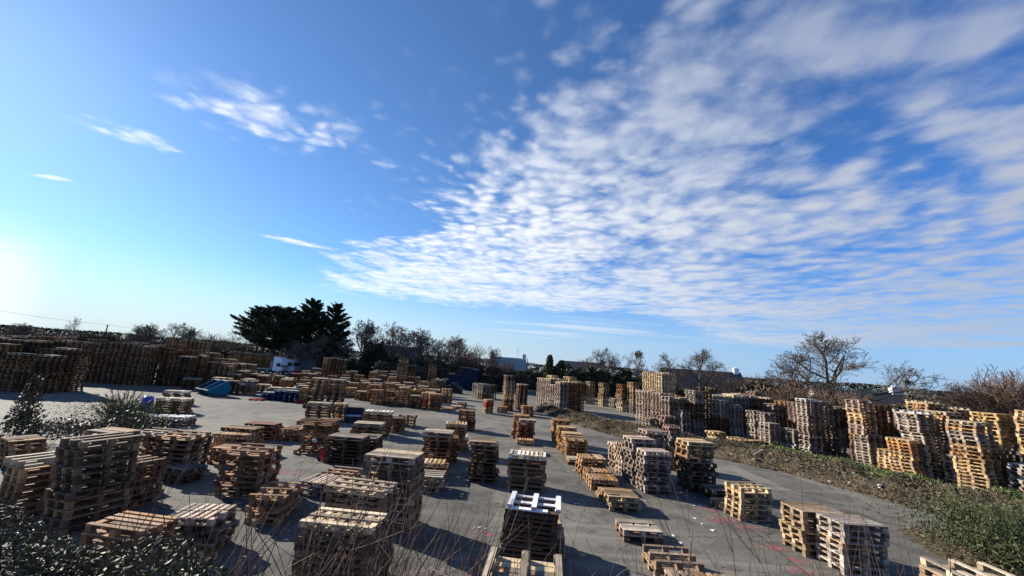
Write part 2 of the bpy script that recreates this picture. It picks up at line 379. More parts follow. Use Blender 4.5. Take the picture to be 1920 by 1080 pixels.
# ------------------------------------------------------------------ ground
def sheet(name, poly, z, m, res=None):
    me = bpy.data.meshes.new(name); me.from_pydata([(x, y, z) for x, y in poly], [], [tuple(range(len(poly)))])
    me.materials.append(m); o = link(bpy.data.objects.new(name, me)); return tag(o, kind='structure')
sheet('ground', [(-3000, -3000), (3000, -3000), (3000, 3000), (-3000, 3000)], -0.02, M_SOIL)
sheet('asphalt_yard', [(-75, 3.5), (60, 3.5), (60, 68), (20, 80), (-90, 92), (-90, 30)], 0.0, M_ASPH)

# ------------------------------------------------------------------ pallets
BD = 0.021
def pallet_boxes(w, l, h, typ, nb, var=0):
    """Boxes (centre, size) of deck, blocks, runners of one pallet lying deck up, origin at its base centre."""
    deck, blocks, runners = [], [], []
    bt = BD if h > 0.12 else 0.030
    along_x = typ in 'xXg'; run_x = typ in 'xyg'; lat = nb if typ == 'g' else 0; nb = 5 if lat else nb; bt = 0.021 if lat else bt
    span = l if along_x else w
    bw = min(0.145, span/nb*((0.88 if along_x else 0.63) if nb > 5 else 0.66))
    vr = random.Random(var*97+nb*5+int(w*100)); gone = vr.randrange(1, nb-1) if var == 1 else -1; short = vr.randrange(0, nb) if var in (2, 3) else -1
    for i in range(nb):
        if i == gone: continue
        p = -span/2+bw/2+(span-bw)*i/(nb-1)
        p += vr.uniform(-.012, .012); b_ = bw*vr.uniform(.86, 1.08); o_ = vr.uniform(-.012, .012); k_ = vr.uniform(.35, .8) if i == short else 1.0; o_ += (1-k_)*.5*(w if along_x else l)*(1 if var == 2 else -1)
        deck.append(((o_, p, h-bt/2), (w*k_, b_, bt)) if along_x else ((p, o_, h-bt/2), (b_, l*k_, bt)))
    for i in range(lat):                                     # lattice pallets: cross boards right on the runners
        deck.append((((i/(lat-1)-.5)*(w-.1), 0, bt*1.5), (.10, l, bt)))
    for i in (-1, 0, 1) if not lat else ():                  # boards under the deck
        if along_x: deck.append(((i*(w/2-0.06), 0, h-bt*1.5), (0.12, l, bt)))
        else: deck.append(((0, i*(l/2-0.06), h-bt*1.5), (w, 0.12, bt)))
    zb0, zb1 = (bt*2, h-bt) if lat else (bt, h-2*bt)
    for i in (-1, 0, 1):
        for j in (-1, 0, 1):
            blocks.append(((i*(w/2-0.065), j*(l/2-0.055), (zb0+zb1)/2), (0.13, 0.11, zb1-zb0)))
    for i in (-1, 0, 1):
        runners.append(((0, i*(l/2-0.05), bt/2), (w, 0.10, bt)) if run_x else ((i*(w/2-0.055), 0, bt/2), (0.11, l, bt)))
    return deck, blocks, runners
def boxmesh(name, bx, h=0.0, flip=False):
    b = MB()
    for c, d in bx:
        c = (c[0], c[1], h-c[2]) if flip else c
        b.cbox(c, d)
    return b.mesh(name, M_WOOD)
TONES = {
 'tan': [(.42,.29,.155),(.36,.25,.14),(.30,.22,.14)], 'greytan': [(.33,.27,.20),(.40,.30,.18),(.27,.23,.18)],
 'darkgrey': [(.17,.15,.125),(.22,.18,.14),(.26,.20,.13)], 'lgrey': [(.42,.39,.36),(.30,.26,.22)], 'brown': [(.24,.145,.08),(.30,.18,.10),(.20,.13,.08)],
 'browntan': [(.30,.19,.105),(.36,.25,.14),(.24,.15,.09)], 'pinkgrey': [(.45,.37,.33),(.38,.32,.28),(.33,.26,.21)], 'thin': [(.30,.24,.18),(.22,.17,.13),(.25,.20,.16)],
 'orange': [(.48,.28,.11),(.34,.21,.11)], 'redbrown': [(.27,.135,.075),(.22,.125,.08),(.31,.17,.09)], 'tanbrown': [(.40,.27,.14),(.30,.19,.10),(.34,.24,.14)],
 'white': [(.58,.54,.47),(.30,.22,.15)], 'darkbrown': [(.17,.11,.07),(.13,.09,.06),(.20,.14,.09)], 'creamtop': [(.30,.20,.12),(.36,.25,.15)],
 'orangewhite': [(.42,.23,.12),(.62,.58,.52)], 'dark': [(.13,.09,.065),(.17,.12,.08),(.11,.08,.06)], 'greybrown': [(.28,.22,.17),(.22,.15,.10),(.25,.18,.13)],
 'creambrown': [(.26,.17,.10),(.30,.20,.12)], 'tanred': [(.28,.15,.09),(.33,.20,.11)], 'cream': [(.52,.40,.25),(.45,.33,.19)], 'brownwhite': [(.22,.14,.09)],
 'whitedark': [(.18,.15,.125),(.24,.2,.17)], 'yellow': [(.56,.39,.17),(.48,.34,.16),(.52,.38,.2)], 'yellowbrown': [(.46,.31,.14),(.26,.17,.1)],
 'pinktan': [(.48,.36,.28),(.40,.29,.20)], 'tandark': [(.34,.23,.13),(.28,.18,.11),(.16,.12,.09),(.15,.12,.09)], 'yellowtan': [(.50,.36,.18),(.42,.30,.17)],
 'yellowgrey': [(.48,.36,.2),(.40,.35,.29),(.44,.38,.31)], 'whitedark2': [(.125,.09,.075),(.15,.105,.085),(.10,.078,.068)],
 'silver': [(.50,.46,.42),(.44,.40,.36),(.38,.33,.28)], 'amber': [(.47,.31,.14),(.42,.28,.13),(.38,.27,.15)], 'pale': [(.62,.49,.29),(.56,.43,.24)],
 'blue': [(.012,.05,.22),(.010,.042,.17)], 'redpaint': [(.42,.07,.06)], 'rose': [(.42,.27,.24),(.38,.30,.27)],
}
TONES = {k: [tuple(float(c)*q for c, q in zip(t, (.64, .56, .49) if k in ('silver', 'pinkgrey', 'rose') else (.82, .76, .74) if k in ('silver', 'pinkgrey', 'pale', 'rose', 'yellow', 'amber', 'yellowtan', 'yellowgrey', 'pinktan') else (1.0, .74, .50))) for t in v] for k, v in TONES.items()}
TOPTONE = {'creamtop': (.68,.58,.42), 'creambrown': (.66,.56,.40), 'brownwhite': (.64,.56,.44), 'whitedark': (.66,.62,.55), 'white': (.66,.62,.55), 'dark': (.25,.21,.17),
 'greybrown': (.42,.38,.32), 'redbrown': (.42,.37,.30), 'darkbrown': (.40,.29,.16), 'tandark': (.66,.50,.28), 'whitedark2': (.72,.71,.72), 'thin': (.62,.50,.34),
 'pinkgrey': (.50,.41,.36), 'greytan': (.44,.38,.29), 'tanbrown': (.46,.33,.18), 'orangewhite': (.50,.26,.12), 'orange': (.60,.42,.22)}
for k in TOPTONE:
    if 'cream' not in k and 'white' not in k: TOPTONE[k] = tuple(c*q for c, q in zip(TOPTONE[k], (.92, .82, .68)))
STACKS=[
(0.34, 6.83, 1.2, 1.0, -5, 1.41, 9, 'X', 6, 'greytan', 1, 'the grey upturned stack at the bottom frame edge'),
(-2.68, 7.1, 1.2, 0.66, -3, 1.8, 17, 'g', 7, 'thin', 1, 'the thin-layered stack nearest the camera, grid face up'),
(8.99, 8.34, 1.2, 1.1, -1, 1.26, 8, 'Y', 5, 'greytan', 1, 'the weathered upturned stack at the lower right corner'),
(-7.2, 8.21, 1.2, 0.72, -6, 1.05, 6, 'x', 5, 'tan', 0, 'the bright-topped stack at the hedge edge'),
(-2.81, 8.39, 1.2, 0.66, -7, 1.97, 18, 'g', 6, 'thin', 1, 'the second thin-layered grid-topped stack'),
(-6.57, 8.95, 0.95, 0.7, 4, 0.36, 2, 'x', 5, 'tan', 1, 'the low upturned pair among the bare stems'),
(4.16, 9.06, 1.3, 0.9, -1, 0.36, 2, 'y', 9, 'yellowtan', 0, 'the slatted cream pair cut by the frame'),
(-6.84, 9.68, 1.0, 0.86, 5, 0.79, 5, 'y', 7, 'pinkgrey', 0, 'the pinkish close-boarded stack beside the bare stems'),
(0.58, 10.01, 1.2, 1.0, -7, 1.42, 14, 'X', 3, 'whitedark2', 1, 'the dark layered stack capped by a white frame pallet'),
(-10.19, 10.34, 0.82, 1.2, -15, 2.05, 11, 'Y', 5, 'darkgrey', 1, 'the tall grey stack rising from the glossy hedge'),
(4.0, 10.37, 1.1, 0.9, 1, 0.36, 2, 'x', 5, 'yellowtan', 1, 'the upturned yellow pair at the frame edge'),
(-11.95, 10.75, 0.8, 1.2, -20, 1.39, 8, 'Y', 5, 'greytan', 1, 'the sagging stack squeezed before the tan shrub-side stack'),
(0.97, 10.91, 1.05, 0.8, -4, 0.8, 5, 'x', 6, 'yellow', 0, 'the yellow-ended stack behind the white-capped one'),
(8.98, 11.28, 1.15, 0.85, 2, 1.19, 8, 'x', 7, 'yellowgrey', 0, 'the front of two pale stacks among right-side stems'),
(-6.39, 11.73, 0.85, 1.2, 5, 0.72, 5, 'x', 6, 'tan', 1, 'the low upturned stack beside the bulky reddish stack'),
(-10.45, 11.71, 0.75, 1.0, -17, 1.19, 7, 'Y', 5, 'brown', 1, 'the brown stack with a red block near its top'),
(-3.1, 11.72, 1.38, 0.9, -3, 1.86, 11, 'x', 7, 'greytan', 0, 'the towering ragged stack behind the grid-topped ones'),
(8.65, 12.18, 1.2, 0.84, 4, 1.14, 7, 'x', 6, 'yellowtan', 0, 'the rear of two pale stacks among right-side stems'),
(3.81, 12.28, 1.08, 0.84, 1, 0.3, 2, 'x', 6, 'greybrown', 0, 'the lone weathered pair nearest on open tarmac'),
(-8.27, 13.37, 1.32, 1.1, 3, 1.36, 9, 'x', 5, 'browntan', 1, 'the bulky reddish stack with three upturned skids'),
(-13.51, 13.71, 1.2, 0.78, -9, 1.47, 9, 'x', 9, 'lgrey', 0, 'the grey-striped stack hidden behind the tall grey one'),
(-6.09, 13.87, 1.15, 1.0, -6, 0.42, 3, 'y', 9, 'pinkgrey', 0, 'the low purplish close-slatted stack left of the grid-topped ones'),
(-16.77, 14.16, 1.0, 0.82, -25, 0.94, 6, 'Y', 6, 'tan', 0, 'the tan stack against the dark upright shrub'),
(3.97, 14.72, 1.04, 1.0, 1, 0.45, 3, 'x', 8, 'yellow', 0, 'the squat yellow-sided trio on open tarmac'),
(-10.95, 13.95, 0.95, 0.8, -15, 0.46, 3, 'x', 5, 'dark', 0, 'the low dark stack under the square brown one'),
(-11.72, 14.83, 1.15, 1.1, 4, 1.32, 9, 'x', 5, 'browntan', 1, 'the square brown stack left of the drum-side pallets'),
(8.29, 14.68, 1.15, 0.8, 9, 1.02, 6, 'x', 5, 'yellow', 1, 'the yellow upturned stack on the pink paint'),
(-2.87, 15.1, 1.0, 0.89, 3, 0.52, 3, 'x', 4, 'greytan', 0, 'the low grey-boarded stack before the orange-boarded one'),
(-13.16, 15.39, 1.1, 0.9, 0, 1.25, 8, 'x', 5, 'greytan', 1, 'the half-hidden stack behind the square brown stack'),
(-6.15, 15.57, 1.15, 0.9, -6, 0.3, 2, 'y', 6, 'tan', 1, 'the flat lattice-topped pair behind the purplish stack'),
(8.04, 15.56, 0.9, 0.6, 10, 0.22, 1, 'x', 6, 'yellow', 0, 'the single yellow pallet by the pink paint'),
(-11.2, 16.5, 1.1, 0.8, 4, 0.6, 4, 'x', 6, 'tan', 0, 'the low stack almost hidden by the bulky reddish one'),
(3.88, 15.61, 1.0, 0.6, 3, 0.29, 2, 'x', 6, 'tan', 0, 'the low pair behind the squat yellow-sided trio'),
(0.72, 16.11, 1.42, 0.85, -4, 1.24, 8, 'y', 9, 'creamtop', 0, 'the wide stack topped with cream slats'),
(-1.04, 16.79, 1.08, 1.15, 3, 1.5, 10, 'x', 6, 'darkbrown', 0, 'the tall dark stack with a smooth tan lid'),
(-2.99, 16.68, 1.0, 0.8, 4, 0.6, 4, 'y', 6, 'orange', 0, 'the low orange-boarded stack beside the towering ragged one'),
(3.78, 16.83, 1.07, 0.92, 2, 0.43, 3, 'y', 8, 'tan', 0, 'the nearer of two low slatted tan stacks'),
(8.3, 16.62, 1.0, 0.9, 8, 0.4, 3, 'x', 7, 'dark', 0, 'the low blackened stack beside the bright-lidded one'),
(5.82, 16.91, 1.1, 0.8, 6, 1.58, 10, 'x', 5, 'pinkgrey', 0, 'the pale-ended stack at the front of the cluster'),
(7.91, 17.67, 1.15, 1.0, 6, 1.92, 12, 'x', 7, 'tandark', 0, 'the tall stack with a bright plywood-like lid'),
(-6.97, 17.82, 1.5, 0.88, 0, 1.12, 8, 'x', 6, 'dark', 0, 'the dark wide stack behind the red pallet truck'),
(-12.05, 17.81, 1.4, 0.7, 8, 0.85, 5, 'y', 9, 'cream', 0, 'the cream slatted stack before the smooth tan-topped one'),
(3.8, 17.87, 1.05, 0.78, 2, 0.45, 3, 'y', 7, 'tan', 0, 'the farther of two low slatted tan stacks'),
(5.74, 18.17, 1.1, 0.9, 8, 1.82, 11, 'x', 6, 'pinkgrey', 0, 'the taller pale-ended stack behind the cluster front'),
(-3.23, 18.32, 1.2, 0.9, 3, 1.47, 9, 'x', 7, 'redbrown', 0, 'the red-brown stack with an overhanging grey lid'),
(-12.17, 18.48, 1.5, 0.75, 2, 1.0, 6, 'x', 8, 'tan', 0, 'the stack with a smooth closed tan top'),
(-6.5, 18.88, 1.0, 1.1, 4, 0.95, 6, 'x', 5, 'dark', 0, 'the dark stack adjoining the pallet truck stack'),
(3.69, 18.93, 1.1, 1.0, 4, 0.75, 5, 'y', 8, 'tanbrown', 0, 'the waist-high tan stack in the right lane'),
(-9.05, 19.19, 1.1, 0.9, 11, 1.42, 8, 'x', 5, 'browntan', 1, 'the crooked stack standing on an upturned pallet'),
(-2.99, 19.41, 1.0, 0.9, 5, 1.1, 7, 'x', 5, 'brown', 0, 'the brown stack tucked behind the grey-lidded stack'),
(5.66, 19.42, 1.1, 0.7, 10, 1.39, 8, 'x', 5, 'pinktan', 0, 'the leaning pinkish stack at the cluster edge'),
(5.58, 20.46, 1.1, 0.8, 10, 1.2, 7, 'x', 5, 'pinktan', 0, 'the rear pinkish stack at the cluster edge'),
(-7.33, 20.68, 1.4, 0.85, 8, 1.25, 8, 'x', 8, 'greybrown', 0, 'the grey-lidded stack in the middle row'),
(3.38, 20.82, 0.95, 0.8, 2, 0.26, 2, 'x', 6, 'greybrown', 0, 'the flat grey pair at the right lane row foot'),
(-12.84, 21.16, 1.45, 0.85, 5, 0.78, 5, 'x', 8, 'tanred', 0, 'the tan-topped reddish stack by the open tarmac'),
(-11.4, 21.6, 1.0, 1.25, 10, 0.6, 4, 'y', 6, 'tan', 0, 'the low tan-topped stack left of the crooked one'),
(-3.0, 21.43, 1.08, 0.95, 6, 1.45, 10, 'y', 7, 'tanbrown', 0, 'the slim stack with white slats on top'),
(8.71, 21.4, 1.05, 0.8, 8, 0.95, 6, 'x', 6, 'yellowbrown', 0, 'the low yellow stack wedged inside the cluster'),
(-9.76, 21.67, 1.0, 1.0, 8, 1.1, 7, 'x', 5, 'brown', 0, 'the messy stack behind the crooked one'),
(7.55, 21.92, 1.2, 1.0, 8, 1.72, 11, 'x', 5, 'pinkgrey', 0, 'the brown-lidded stack deep in the cluster'),
(3.53, 22.26, 1.1, 0.9, 2, 1.03, 7, 'x', 5, 'tanbrown', 1, 'the right lane stack with three skids up'),
(1.2, 22.37, 1.2, 0.9, 0, 0.2, 1, 'x', 6, 'greytan', 0, 'the flat greyish pallet behind the cream-slatted stack'),
(-2.82, 22.57, 1.0, 0.8, 2, 0.63, 4, 'y', 7, 'white', 0, 'the low white-slatted stack between two brown stacks'),
(-19.09, 22.97, 1.68, 0.94, 16, 0.5, 3, 'y', 9, 'whitedark', 0, 'the low white-slatted stack before the drum-side stack'),
(3.46, 23.24, 1.05, 0.85, 3, 1.1, 7, 'x', 6, 'tanbrown', 0, 'the second stack along the right lane row'),
(3.31, 24.38, 1.05, 0.96, 3, 1.26, 8, 'x', 6, 'tanbrown', 0, 'the third stack along the right lane row'),
(-8.03, 24.47, 1.55, 0.9, 8, 1.39, 9, 'y', 7, 'creambrown', 0, 'the broad brown stack with cream slats on top'),
(0.9, 24.92, 1.05, 0.6, 2, 0.3, 2, 'y', 7, 'orangewhite', 0, 'the orange and white pair at the red-brown stack foot'),
(-7.38, 26.17, 1.0, 1.1, 5, 0.85, 5, 'x', 5, 'darkgrey', 0, 'the dark grey stack beside the broad cream-topped one'),
(0.91, 26.08, 1.03, 0.9, 3, 1.3, 9, 'x', 6, 'redbrown', 0, 'the front red-brown stack on the central lane'),
(3.25, 26.28, 1.1, 0.9, 3, 1.42, 9, 'x', 6, 'tan', 0, 'the rearmost stack of the right lane row'),
(0.6, 27.1, 1.0, 0.9, 3, 1.45, 9, 'x', 6, 'browntan', 0, 'the stack just behind the central red-brown stack'),
(-22.81, 27.16, 1.8, 0.9, 18, 0.96, 6, 'y', 10, 'creambrown', 0, 'the wide cream-slatted stack beside the blue drum'),
(-13.19, 27.78, 1.5, 0.9, 18, 1.25, 7, 'x', 7, 'greybrown', 0, 'the slatted grey stack next to the black crate'),
(-7.28, 28.59, 1.1, 0.9, 12, 0.8, 4, 'Y', 5, 'browntan', 1, 'the small stack with an upturned wide top pallet'),
(-12.18, 28.71, 0.9, 1.0, 18, 1.19, 7, 'Y', 5, 'orange', 0, 'the orange stack touching the black crate'),
(-3.1, 28.74, 1.13, 1.0, 5, 1.34, 8, 'x', 6, 'brown', 0, 'the brown stack alone at the row end'),
(-26.11, 31.07, 1.5, 0.8, 18, 1.0, 6, 'y', 9, 'brownwhite', 0, 'the rear white-slatted stack beyond the drum'),
]

ORD = ['topmost', 'second from top', 'third from top', 'fourth from top', 'fifth from top', 'sixth from top', 'seventh from top', 'eighth from top', 'ninth from top',
       'tenth from top', 'eleventh from top', 'twelfth from top', 'thirteenth from top', 'fourteenth from top', 'fifteenth from top', 'sixteenth from top', 'seventeenth from top', 'eighteenth from top', 'nineteenth from top', 'twentieth from top']
cache = {}
def meshes(w, l, h, typ, nb, flip, level, var=0):
    key = (w, l, round(h, 3), typ, nb, flip, level, var)
    if key not in cache:
        d, b, r = pallet_boxes(w, l, h, typ, nb, var)
        if level == 'near':
            cache[key] = ([('deck', boxmesh('deck', d, h, flip))] + [('block', boxmesh('block', [q], h, flip)) for q in b]
                          + [('runner', boxmesh('runner', [q], h, flip)) for q in r])
        else:
            run_x = typ in 'xyg'; parts = [('deck', boxmesh('deck', d, h, flip))]
            for i in range(3):
                bl = [q for k, q in enumerate(b) if (k % 3 if run_x else k//3) == i]
                parts.append(('runner', boxmesh('runner', bl+[r[i]], h, flip)))
            cache[key] = parts
    return cache[key]
BULK = MB()
def bulk_pallet(w, l, h, typ, nb, flip, x, y, z, a, tone):
    var = (0, 0, 1, 2, 3, 4)[rng.integers(6)]; w, l = round(w, 2), round(l, 2)
    key = ('bulk', w, l, round(h, 3), typ, nb, var)
    if key not in cache:
        d, b, r = pallet_boxes(w, l, h, typ, nb, var); v = []; f = []
        for i, (c, s) in enumerate(d+b+r):
            q = np.array([(-1,-1,-1),(1,-1,-1),(1,1,-1),(-1,1,-1),(-1,-1,1),(1,-1,1),(1,1,1),(-1,1,1)])*np.array(s)/2+np.array(c)
            v.append(q); f.append(BOXF+8*i)
        cache[key] = (np.concatenate(v), np.concatenate(f))
    v, f = cache[key]; v = v.copy(); f2 = f
    if flip: v[:, 1] *= -1; v[:, 2] = h-v[:, 2]
    c, s = math.cos(a), math.sin(a); q = v.copy(); q[:, 0] = v[:, 0]*c-v[:, 1]*s+x; q[:, 1] = v[:, 0]*s+v[:, 1]*c+y; q[:, 2] += z
    BULK.raw(q, f2, tone)
n_ind = 0
for (x, y, w, l, a, h, n, typ, nb, tone, fl, desc) in STACKS:
    single = n_ind < 299
    ph = h/n; near = y < 11.5
    messy = 0.035 if n < 14 else 0.02
    lean = rng.normal(0, 0.007 if n < 14 else 0.0025, 2)
    for k in range(n):
        top = k == n-1
        flip = bool(fl) and (top or tone == 'thin') or (not top and n < 14 and rng.random() < 0.10)
        T = TONES[tone]; t = T[rng.integers(len(T))]
        if tone == 'tandark': t = T[0] if k > n//2 else T[3-rng.integers(2)]
        if tone == 'orangewhite': t = T[0] if top else T[1]
        if top and tone in TOPTONE: t = TOPTONE[tone]
        k_ = float(np.clip(rng.normal(1, .18), .6, 1.45))*(.92 if x < 1.5 else .90); t = tuple(c*k_ for c in t) if not (top and tone in TOPTONE) else t
        dx, dy = rng.normal(0, messy, 2)+lean*k; da = rng.normal(0, 0.014 if n < 14 else 0.008)
        tw, tl, tt, tn = w, l, typ, nb
        if not top and n < 14 and not fl and typ in 'yY' and nb > 6: tt, tn = 'x', 6
        elif not top and typ == 'X': tt = 'x'
        if desc.startswith('the crooked') and k == 0: tw, tl, tt, tn, flip, dx = 1.3, 1.15, 'Y', 6, True, -0.1
        if top and desc.startswith('the crooked'): tw, tl, dx = 1.65, 1.0, -0.05
        if top and desc.startswith('the small stack with'): tw = 1.25
        if top and 'overhanging' in desc: tw, tl = w+.1, l+.08
        zz = k*ph
        if not single: bulk_pallet(tw, tl, ph, tt, tn, flip, x+dx, y+dy, zz, R(a)+da, t); continue
        lab = f"{ORD[n-1-k]} {'upturned ' if flip and top else ''}pallet of {desc}"
        if n == 1: lab = 'pale yellow pallet lying by itself between the upturned stack and the blackened stack'
        if k == 0 and n > 1: lab = f"bottom pallet of {desc}"
        p = thing('wooden_pallet', lab, 'pallet', (x+dx, y+dy, zz+0.002), R(a)+da, 'wooden pallets stacked around the yard')
        for pn, me in meshes(tw, tl, ph, tt, tn, flip, 'near' if near else 'far', (0, 4, 1, 2, 3, 4)[rng.integers(6)]):
            o = bpy.data.objects.new(pn, me); o.color = t+(1,); link(o, p)
        n_ind += 1

def stack(x, y, w, l, ang, h, tones, typ='x', nb=6, ph=0.16, lean=(0, 0), flip=0.06, corner=True, top=None, messy=0.03, z0=0.0):
    """A stack of the far field; (x, y) is its front-left corner."""
    a = R(ang); c, s = math.cos(a), math.sin(a)
    if corner: x, y = x+w/2*c-l/2*s, y+w/2*s+l/2*c
    n = max(1, round((h-z0)/ph)); ph = (h-z0)/n
    if isinstance(tones, str): tones = [tones]
    for k in range(n):
        tn = tones[min(len(tones)-1, k*len(tones)//n)]; T = TONES[tn]; t = np.array(T[rng.integers(len(T))])*np.clip(rng.normal(1, .14), .65, 1.4)
        if k == n-1 and top is not None: t = np.array(top)
        elif k == n-1 and tn in TOPTONE: t = np.array(TOPTONE[tn])
        dx, dy = rng.normal(0, messy, 2)
        bulk_pallet(w, l, round(ph, 3), typ, nb, rng.random() < flip, x+dx+lean[0]*k/n, y+dy+lean[1]*k/n, z0+k*ph, a+rng.normal(0, .014), t)
# the tall blocks along the rubble strip
stack(19.3, 31.2, 1.1, .75, 15, 2.4, 'silver'); stack(18.95, 31.95, 1.1, .75, 15, 2.45, 'silver')
stack(18.7, 29.75, .95, .9, 12, 1.8, ['pinkgrey', 'silver']); stack(19.84, 28.95, .8, 1.15, 15, 1.55, 'silver')
stack(20.31, 28.1, 1.15, .8, 15, 3.75, ['silver', 'pinkgrey', 'silver'], top=(.5,.47,.42)); stack(21.55, 28.45, 1.1, .8, 15, 3.65, ['dark', 'silver'])
stack(22.8, 29.2, 1.1, .9, 15, 3.3, ['silver', 'dark'])
stack(25.9, 34.0, 1.2, 1.0, -8, 3.1, 'brown', top=(.58,.45,.28)); stack(27.15, 33.8, 1.2, 1.0, -8, 3.15, 'dark', top=(.58,.45,.28))
stack(21.3, 24.6, 1.15, .82, 15, 1.98, 'silver', lean=(-.05, 0)); stack(21.1, 24.65, 1.15, .82, 15, 3.98, ['pinktan', 'yellowtan', 'pinktan'], z0=1.98, lean=(-.08, .0))
stack(22.5, 24.95, 1.1, .9, 15, 3.75, ['dark', 'brown'], lean=(-.1, 0)); stack(22.2, 25.95, 1.1, .9, 15, 3.4, ['dark', 'brown'])
stack(21.2, 23.15, 1.0, .75, 15, 1.37, ['amber', 'yellow']); stack(20.85, 21.6, .8, 1.1, 13, 2.15, ['amber', 'amber', 'orange'])
stack(21.65, 21.5, 1.2, 1.0, 14, 1.95, 'silver', lean=(-.12, .02)); stack(21.52, 21.55, 1.2, 1.0, 14, 3.66, 'silver', z0=1.95, lean=(-.22, .05), top=(.5,.47,.43))
stack(22.3, 20.65, .85, .75, 15, 1.66, 'silver'); stack(22.9, 21.6, 1.2, .9, 15, 3.72, ['silver', 'silver', 'greytan'])
stack(22.05, 19.4, 1.15, 1.1, 15, 1.75, ['amber', 'yellow'], lean=(-.08, 0)); stack(21.95, 19.42, 1.15, 1.1, 15, 3.42, ['greytan', 'silver', 'greytan'], z0=1.75, lean=(-.08, 0))
stack(22.95, 18.5, 1.1, .75, 15, 1.75, 'silver', top=(.52,.5,.48)); stack(23.3, 17.6, 1.2, .8, 15, 1.7, ['yellow', 'amber']); stack(23.2, 17.62, 1.2, .8, 15, 3.5, ['greytan', 'silver'], z0=1.7)
stack(23.4, 23.0, 1.2, 1.0, 15, 4.22, ['dark', 'greytan'], flip=.3); stack(24.8, 22.8, 1.2, 1.0, 15, 4.0, ['dark', 'greybrown'], flip=.3)
stack(24.1, 20.4, 1.2, 1.0, 15, 3.85, ['brown', 'yellow']); stack(24.8, 19.1, 1.2, 1.0, 15, 4.12, ['brown', 'yellow'])
stack(26.0, 27.2, 1.2, 1.0, 10, 3.3, 'rose'); stack(25.6, 28.7, 1.2, 1.0, 10, 3.6, 'rose'); stack(24.6, 27.5, 1.2, 1.0, 10, 2.6, 'dark')
stack(24.5, 41, 1.2, 1.0, 20, 3.8, 'rose'); stack(23.4, 36.5, 1.2, 1.0, 20, 2.9, ['brown', 'rose']); stack(24.7, 36.9, 1.2, 1.0, 20, 3.2, 'brown'); stack(24.35, 34.6, 1.2, 1.0, 20, 3.25, ['darkbrown', 'rose'])
for k in range(4):                                           # pale faced row and its rear neighbours
    x, y = 11.9+.46*k, 36.95-.86*k
    hh = (3.32, 3.28, 3.2, 3.0)[k]
    stack(x, y, 1.05, .88, 28, hh, ['silver', 'pinkgrey', 'pinkgrey'][k % 2:]); stack(x+1.0, y+.53, 1.05, .88, 28, hh+rng.normal(0, .1), ['brown', 'amber'], top=(.5,.38,.21))
    if k > 0: stack(x+2.0, y+1.06, 1.05, .88, 28, hh-.2, 'brown')
stack(12.3, 33.0, 1.15, .9, 24, 1.5, ['silver', 'dark', 'rose'], flip=.5, messy=.08); stack(11.3, 33.6, 1.0, .9, 24, 1.2, ['rose', 'silver'], messy=.06)
stack(10.5, 27.2, .9, .8, 10, 1.42, ['silver', 'rose'], messy=.05)
stack(15.0, 36.0, 1.1, .9, 28, 2.2, ['silver', 'dark'], flip=.3); stack(14.1, 33.8, 1.0, .85, 28, 2.0, 'silver')
stack(15.4, 34.4, 1.15, .9, 28, 3.65, ['silver', 'dark', 'silver']); stack(16.5, 35.0, 1.1, .9, 28, 3.6, ['dark', 'brown'])
for k in range(1, 5): stack(16.6+1.12*k, 34.9+.6*k, 1.1, .95, 28, 3.35+rng.normal(0, .05), ['dark', 'silver'] if k < 3 else ['brown', 'pinkgrey'], top=(.58,.45,.28))
stack(18.6, 34.0, 1.0, .85, 28, 2.7, 'silver'); stack(17.4, 34.0, 1.0, .85, 28, 3.0, ['dark', 'silver'])
for k in range(5):
    for j in range(2): stack(20.3+1.12*k-.5*j, 37.2+.6*k+.9*j, 1.1, .95, 28, 3.4+rng.normal(0, .05), 'pinkgrey' if k == 0 else 'darkbrown', top=(.6,.46,.29))
stack(16.2, 29.6, 1.1, .8, 15, .6, ['pale', 'yellow'], flip=.3, messy=.07); stack(17.4, 29.9, 1.0, .8, 15, .5, ['yellow'], flip=.3, messy=.07)
stack(15.4, 31.2, 1.1, .9, 15, .75, ['pale', 'yellow'], flip=.4, messy=.06)
for i in range(2):
    for j in range(3): stack(16.6+1.0*i-.47*j, 45.0+.53*i+.88*j, 1.0, .86, 28, 5.15+rng.normal(0, .06), ['brown', 'pale', 'pale'], flip=.02)
stack(13.0, 58.4, 1.0, 1.0, 25, 3.3, ['pale', 'amber', 'amber'], messy=.06); stack(13.9, 51.7, 1.0, 1.0, 25, 3.4, ['pale', 'amber', 'brown'], messy=.06)
stack(15.0, 50.6, 1.0, 1.0, 25, 3.76, ['pinkgrey', 'amber', 'amber']); stack(15.7, 49.2, .9, .9, 25, 2.8, ['pale']); stack(14.2, 56.8, 1.0, 1.0, 25, 1.3, 'silver')
stack(11.5, 60.8, 1.0, 1.0, 25, 3.3, ['pale', 'amber', 'amber']); stack(9.6, 61.5, 1.0, 1.0, 25, 3.25, ['pale', 'amber'])
NH = ((3.36, 3.4, 3.42), (2.95, 3.4, 3.4), (3.58, 3.6, 3.4), (3.58, 3.62, 3.5), (3.56, 3.5, 3.4))
for k in range(5):                                           # the square block in the middle distance
    for j in range(3):
        c, s = math.cos(R(30)), math.sin(R(30))
        stack(5.22-.95*s*k+1.2*c*j, 45.27+.95*c*k+1.2*s*j, 1.12, .9, 30, NH[k][j], (['silver', 'pinkgrey'], ['pinkgrey', 'pinkgrey'])[k % 2] if j == 0 else 'brown', top=(.5,.38,.22))
stack(4.6, 49.6, 1.1, 1, 30, 3.95, 'pale', z0=3.6); stack(6.6, 48.2, 1.1, 1, 30, 3.95, 'yellow', z0=3.42)
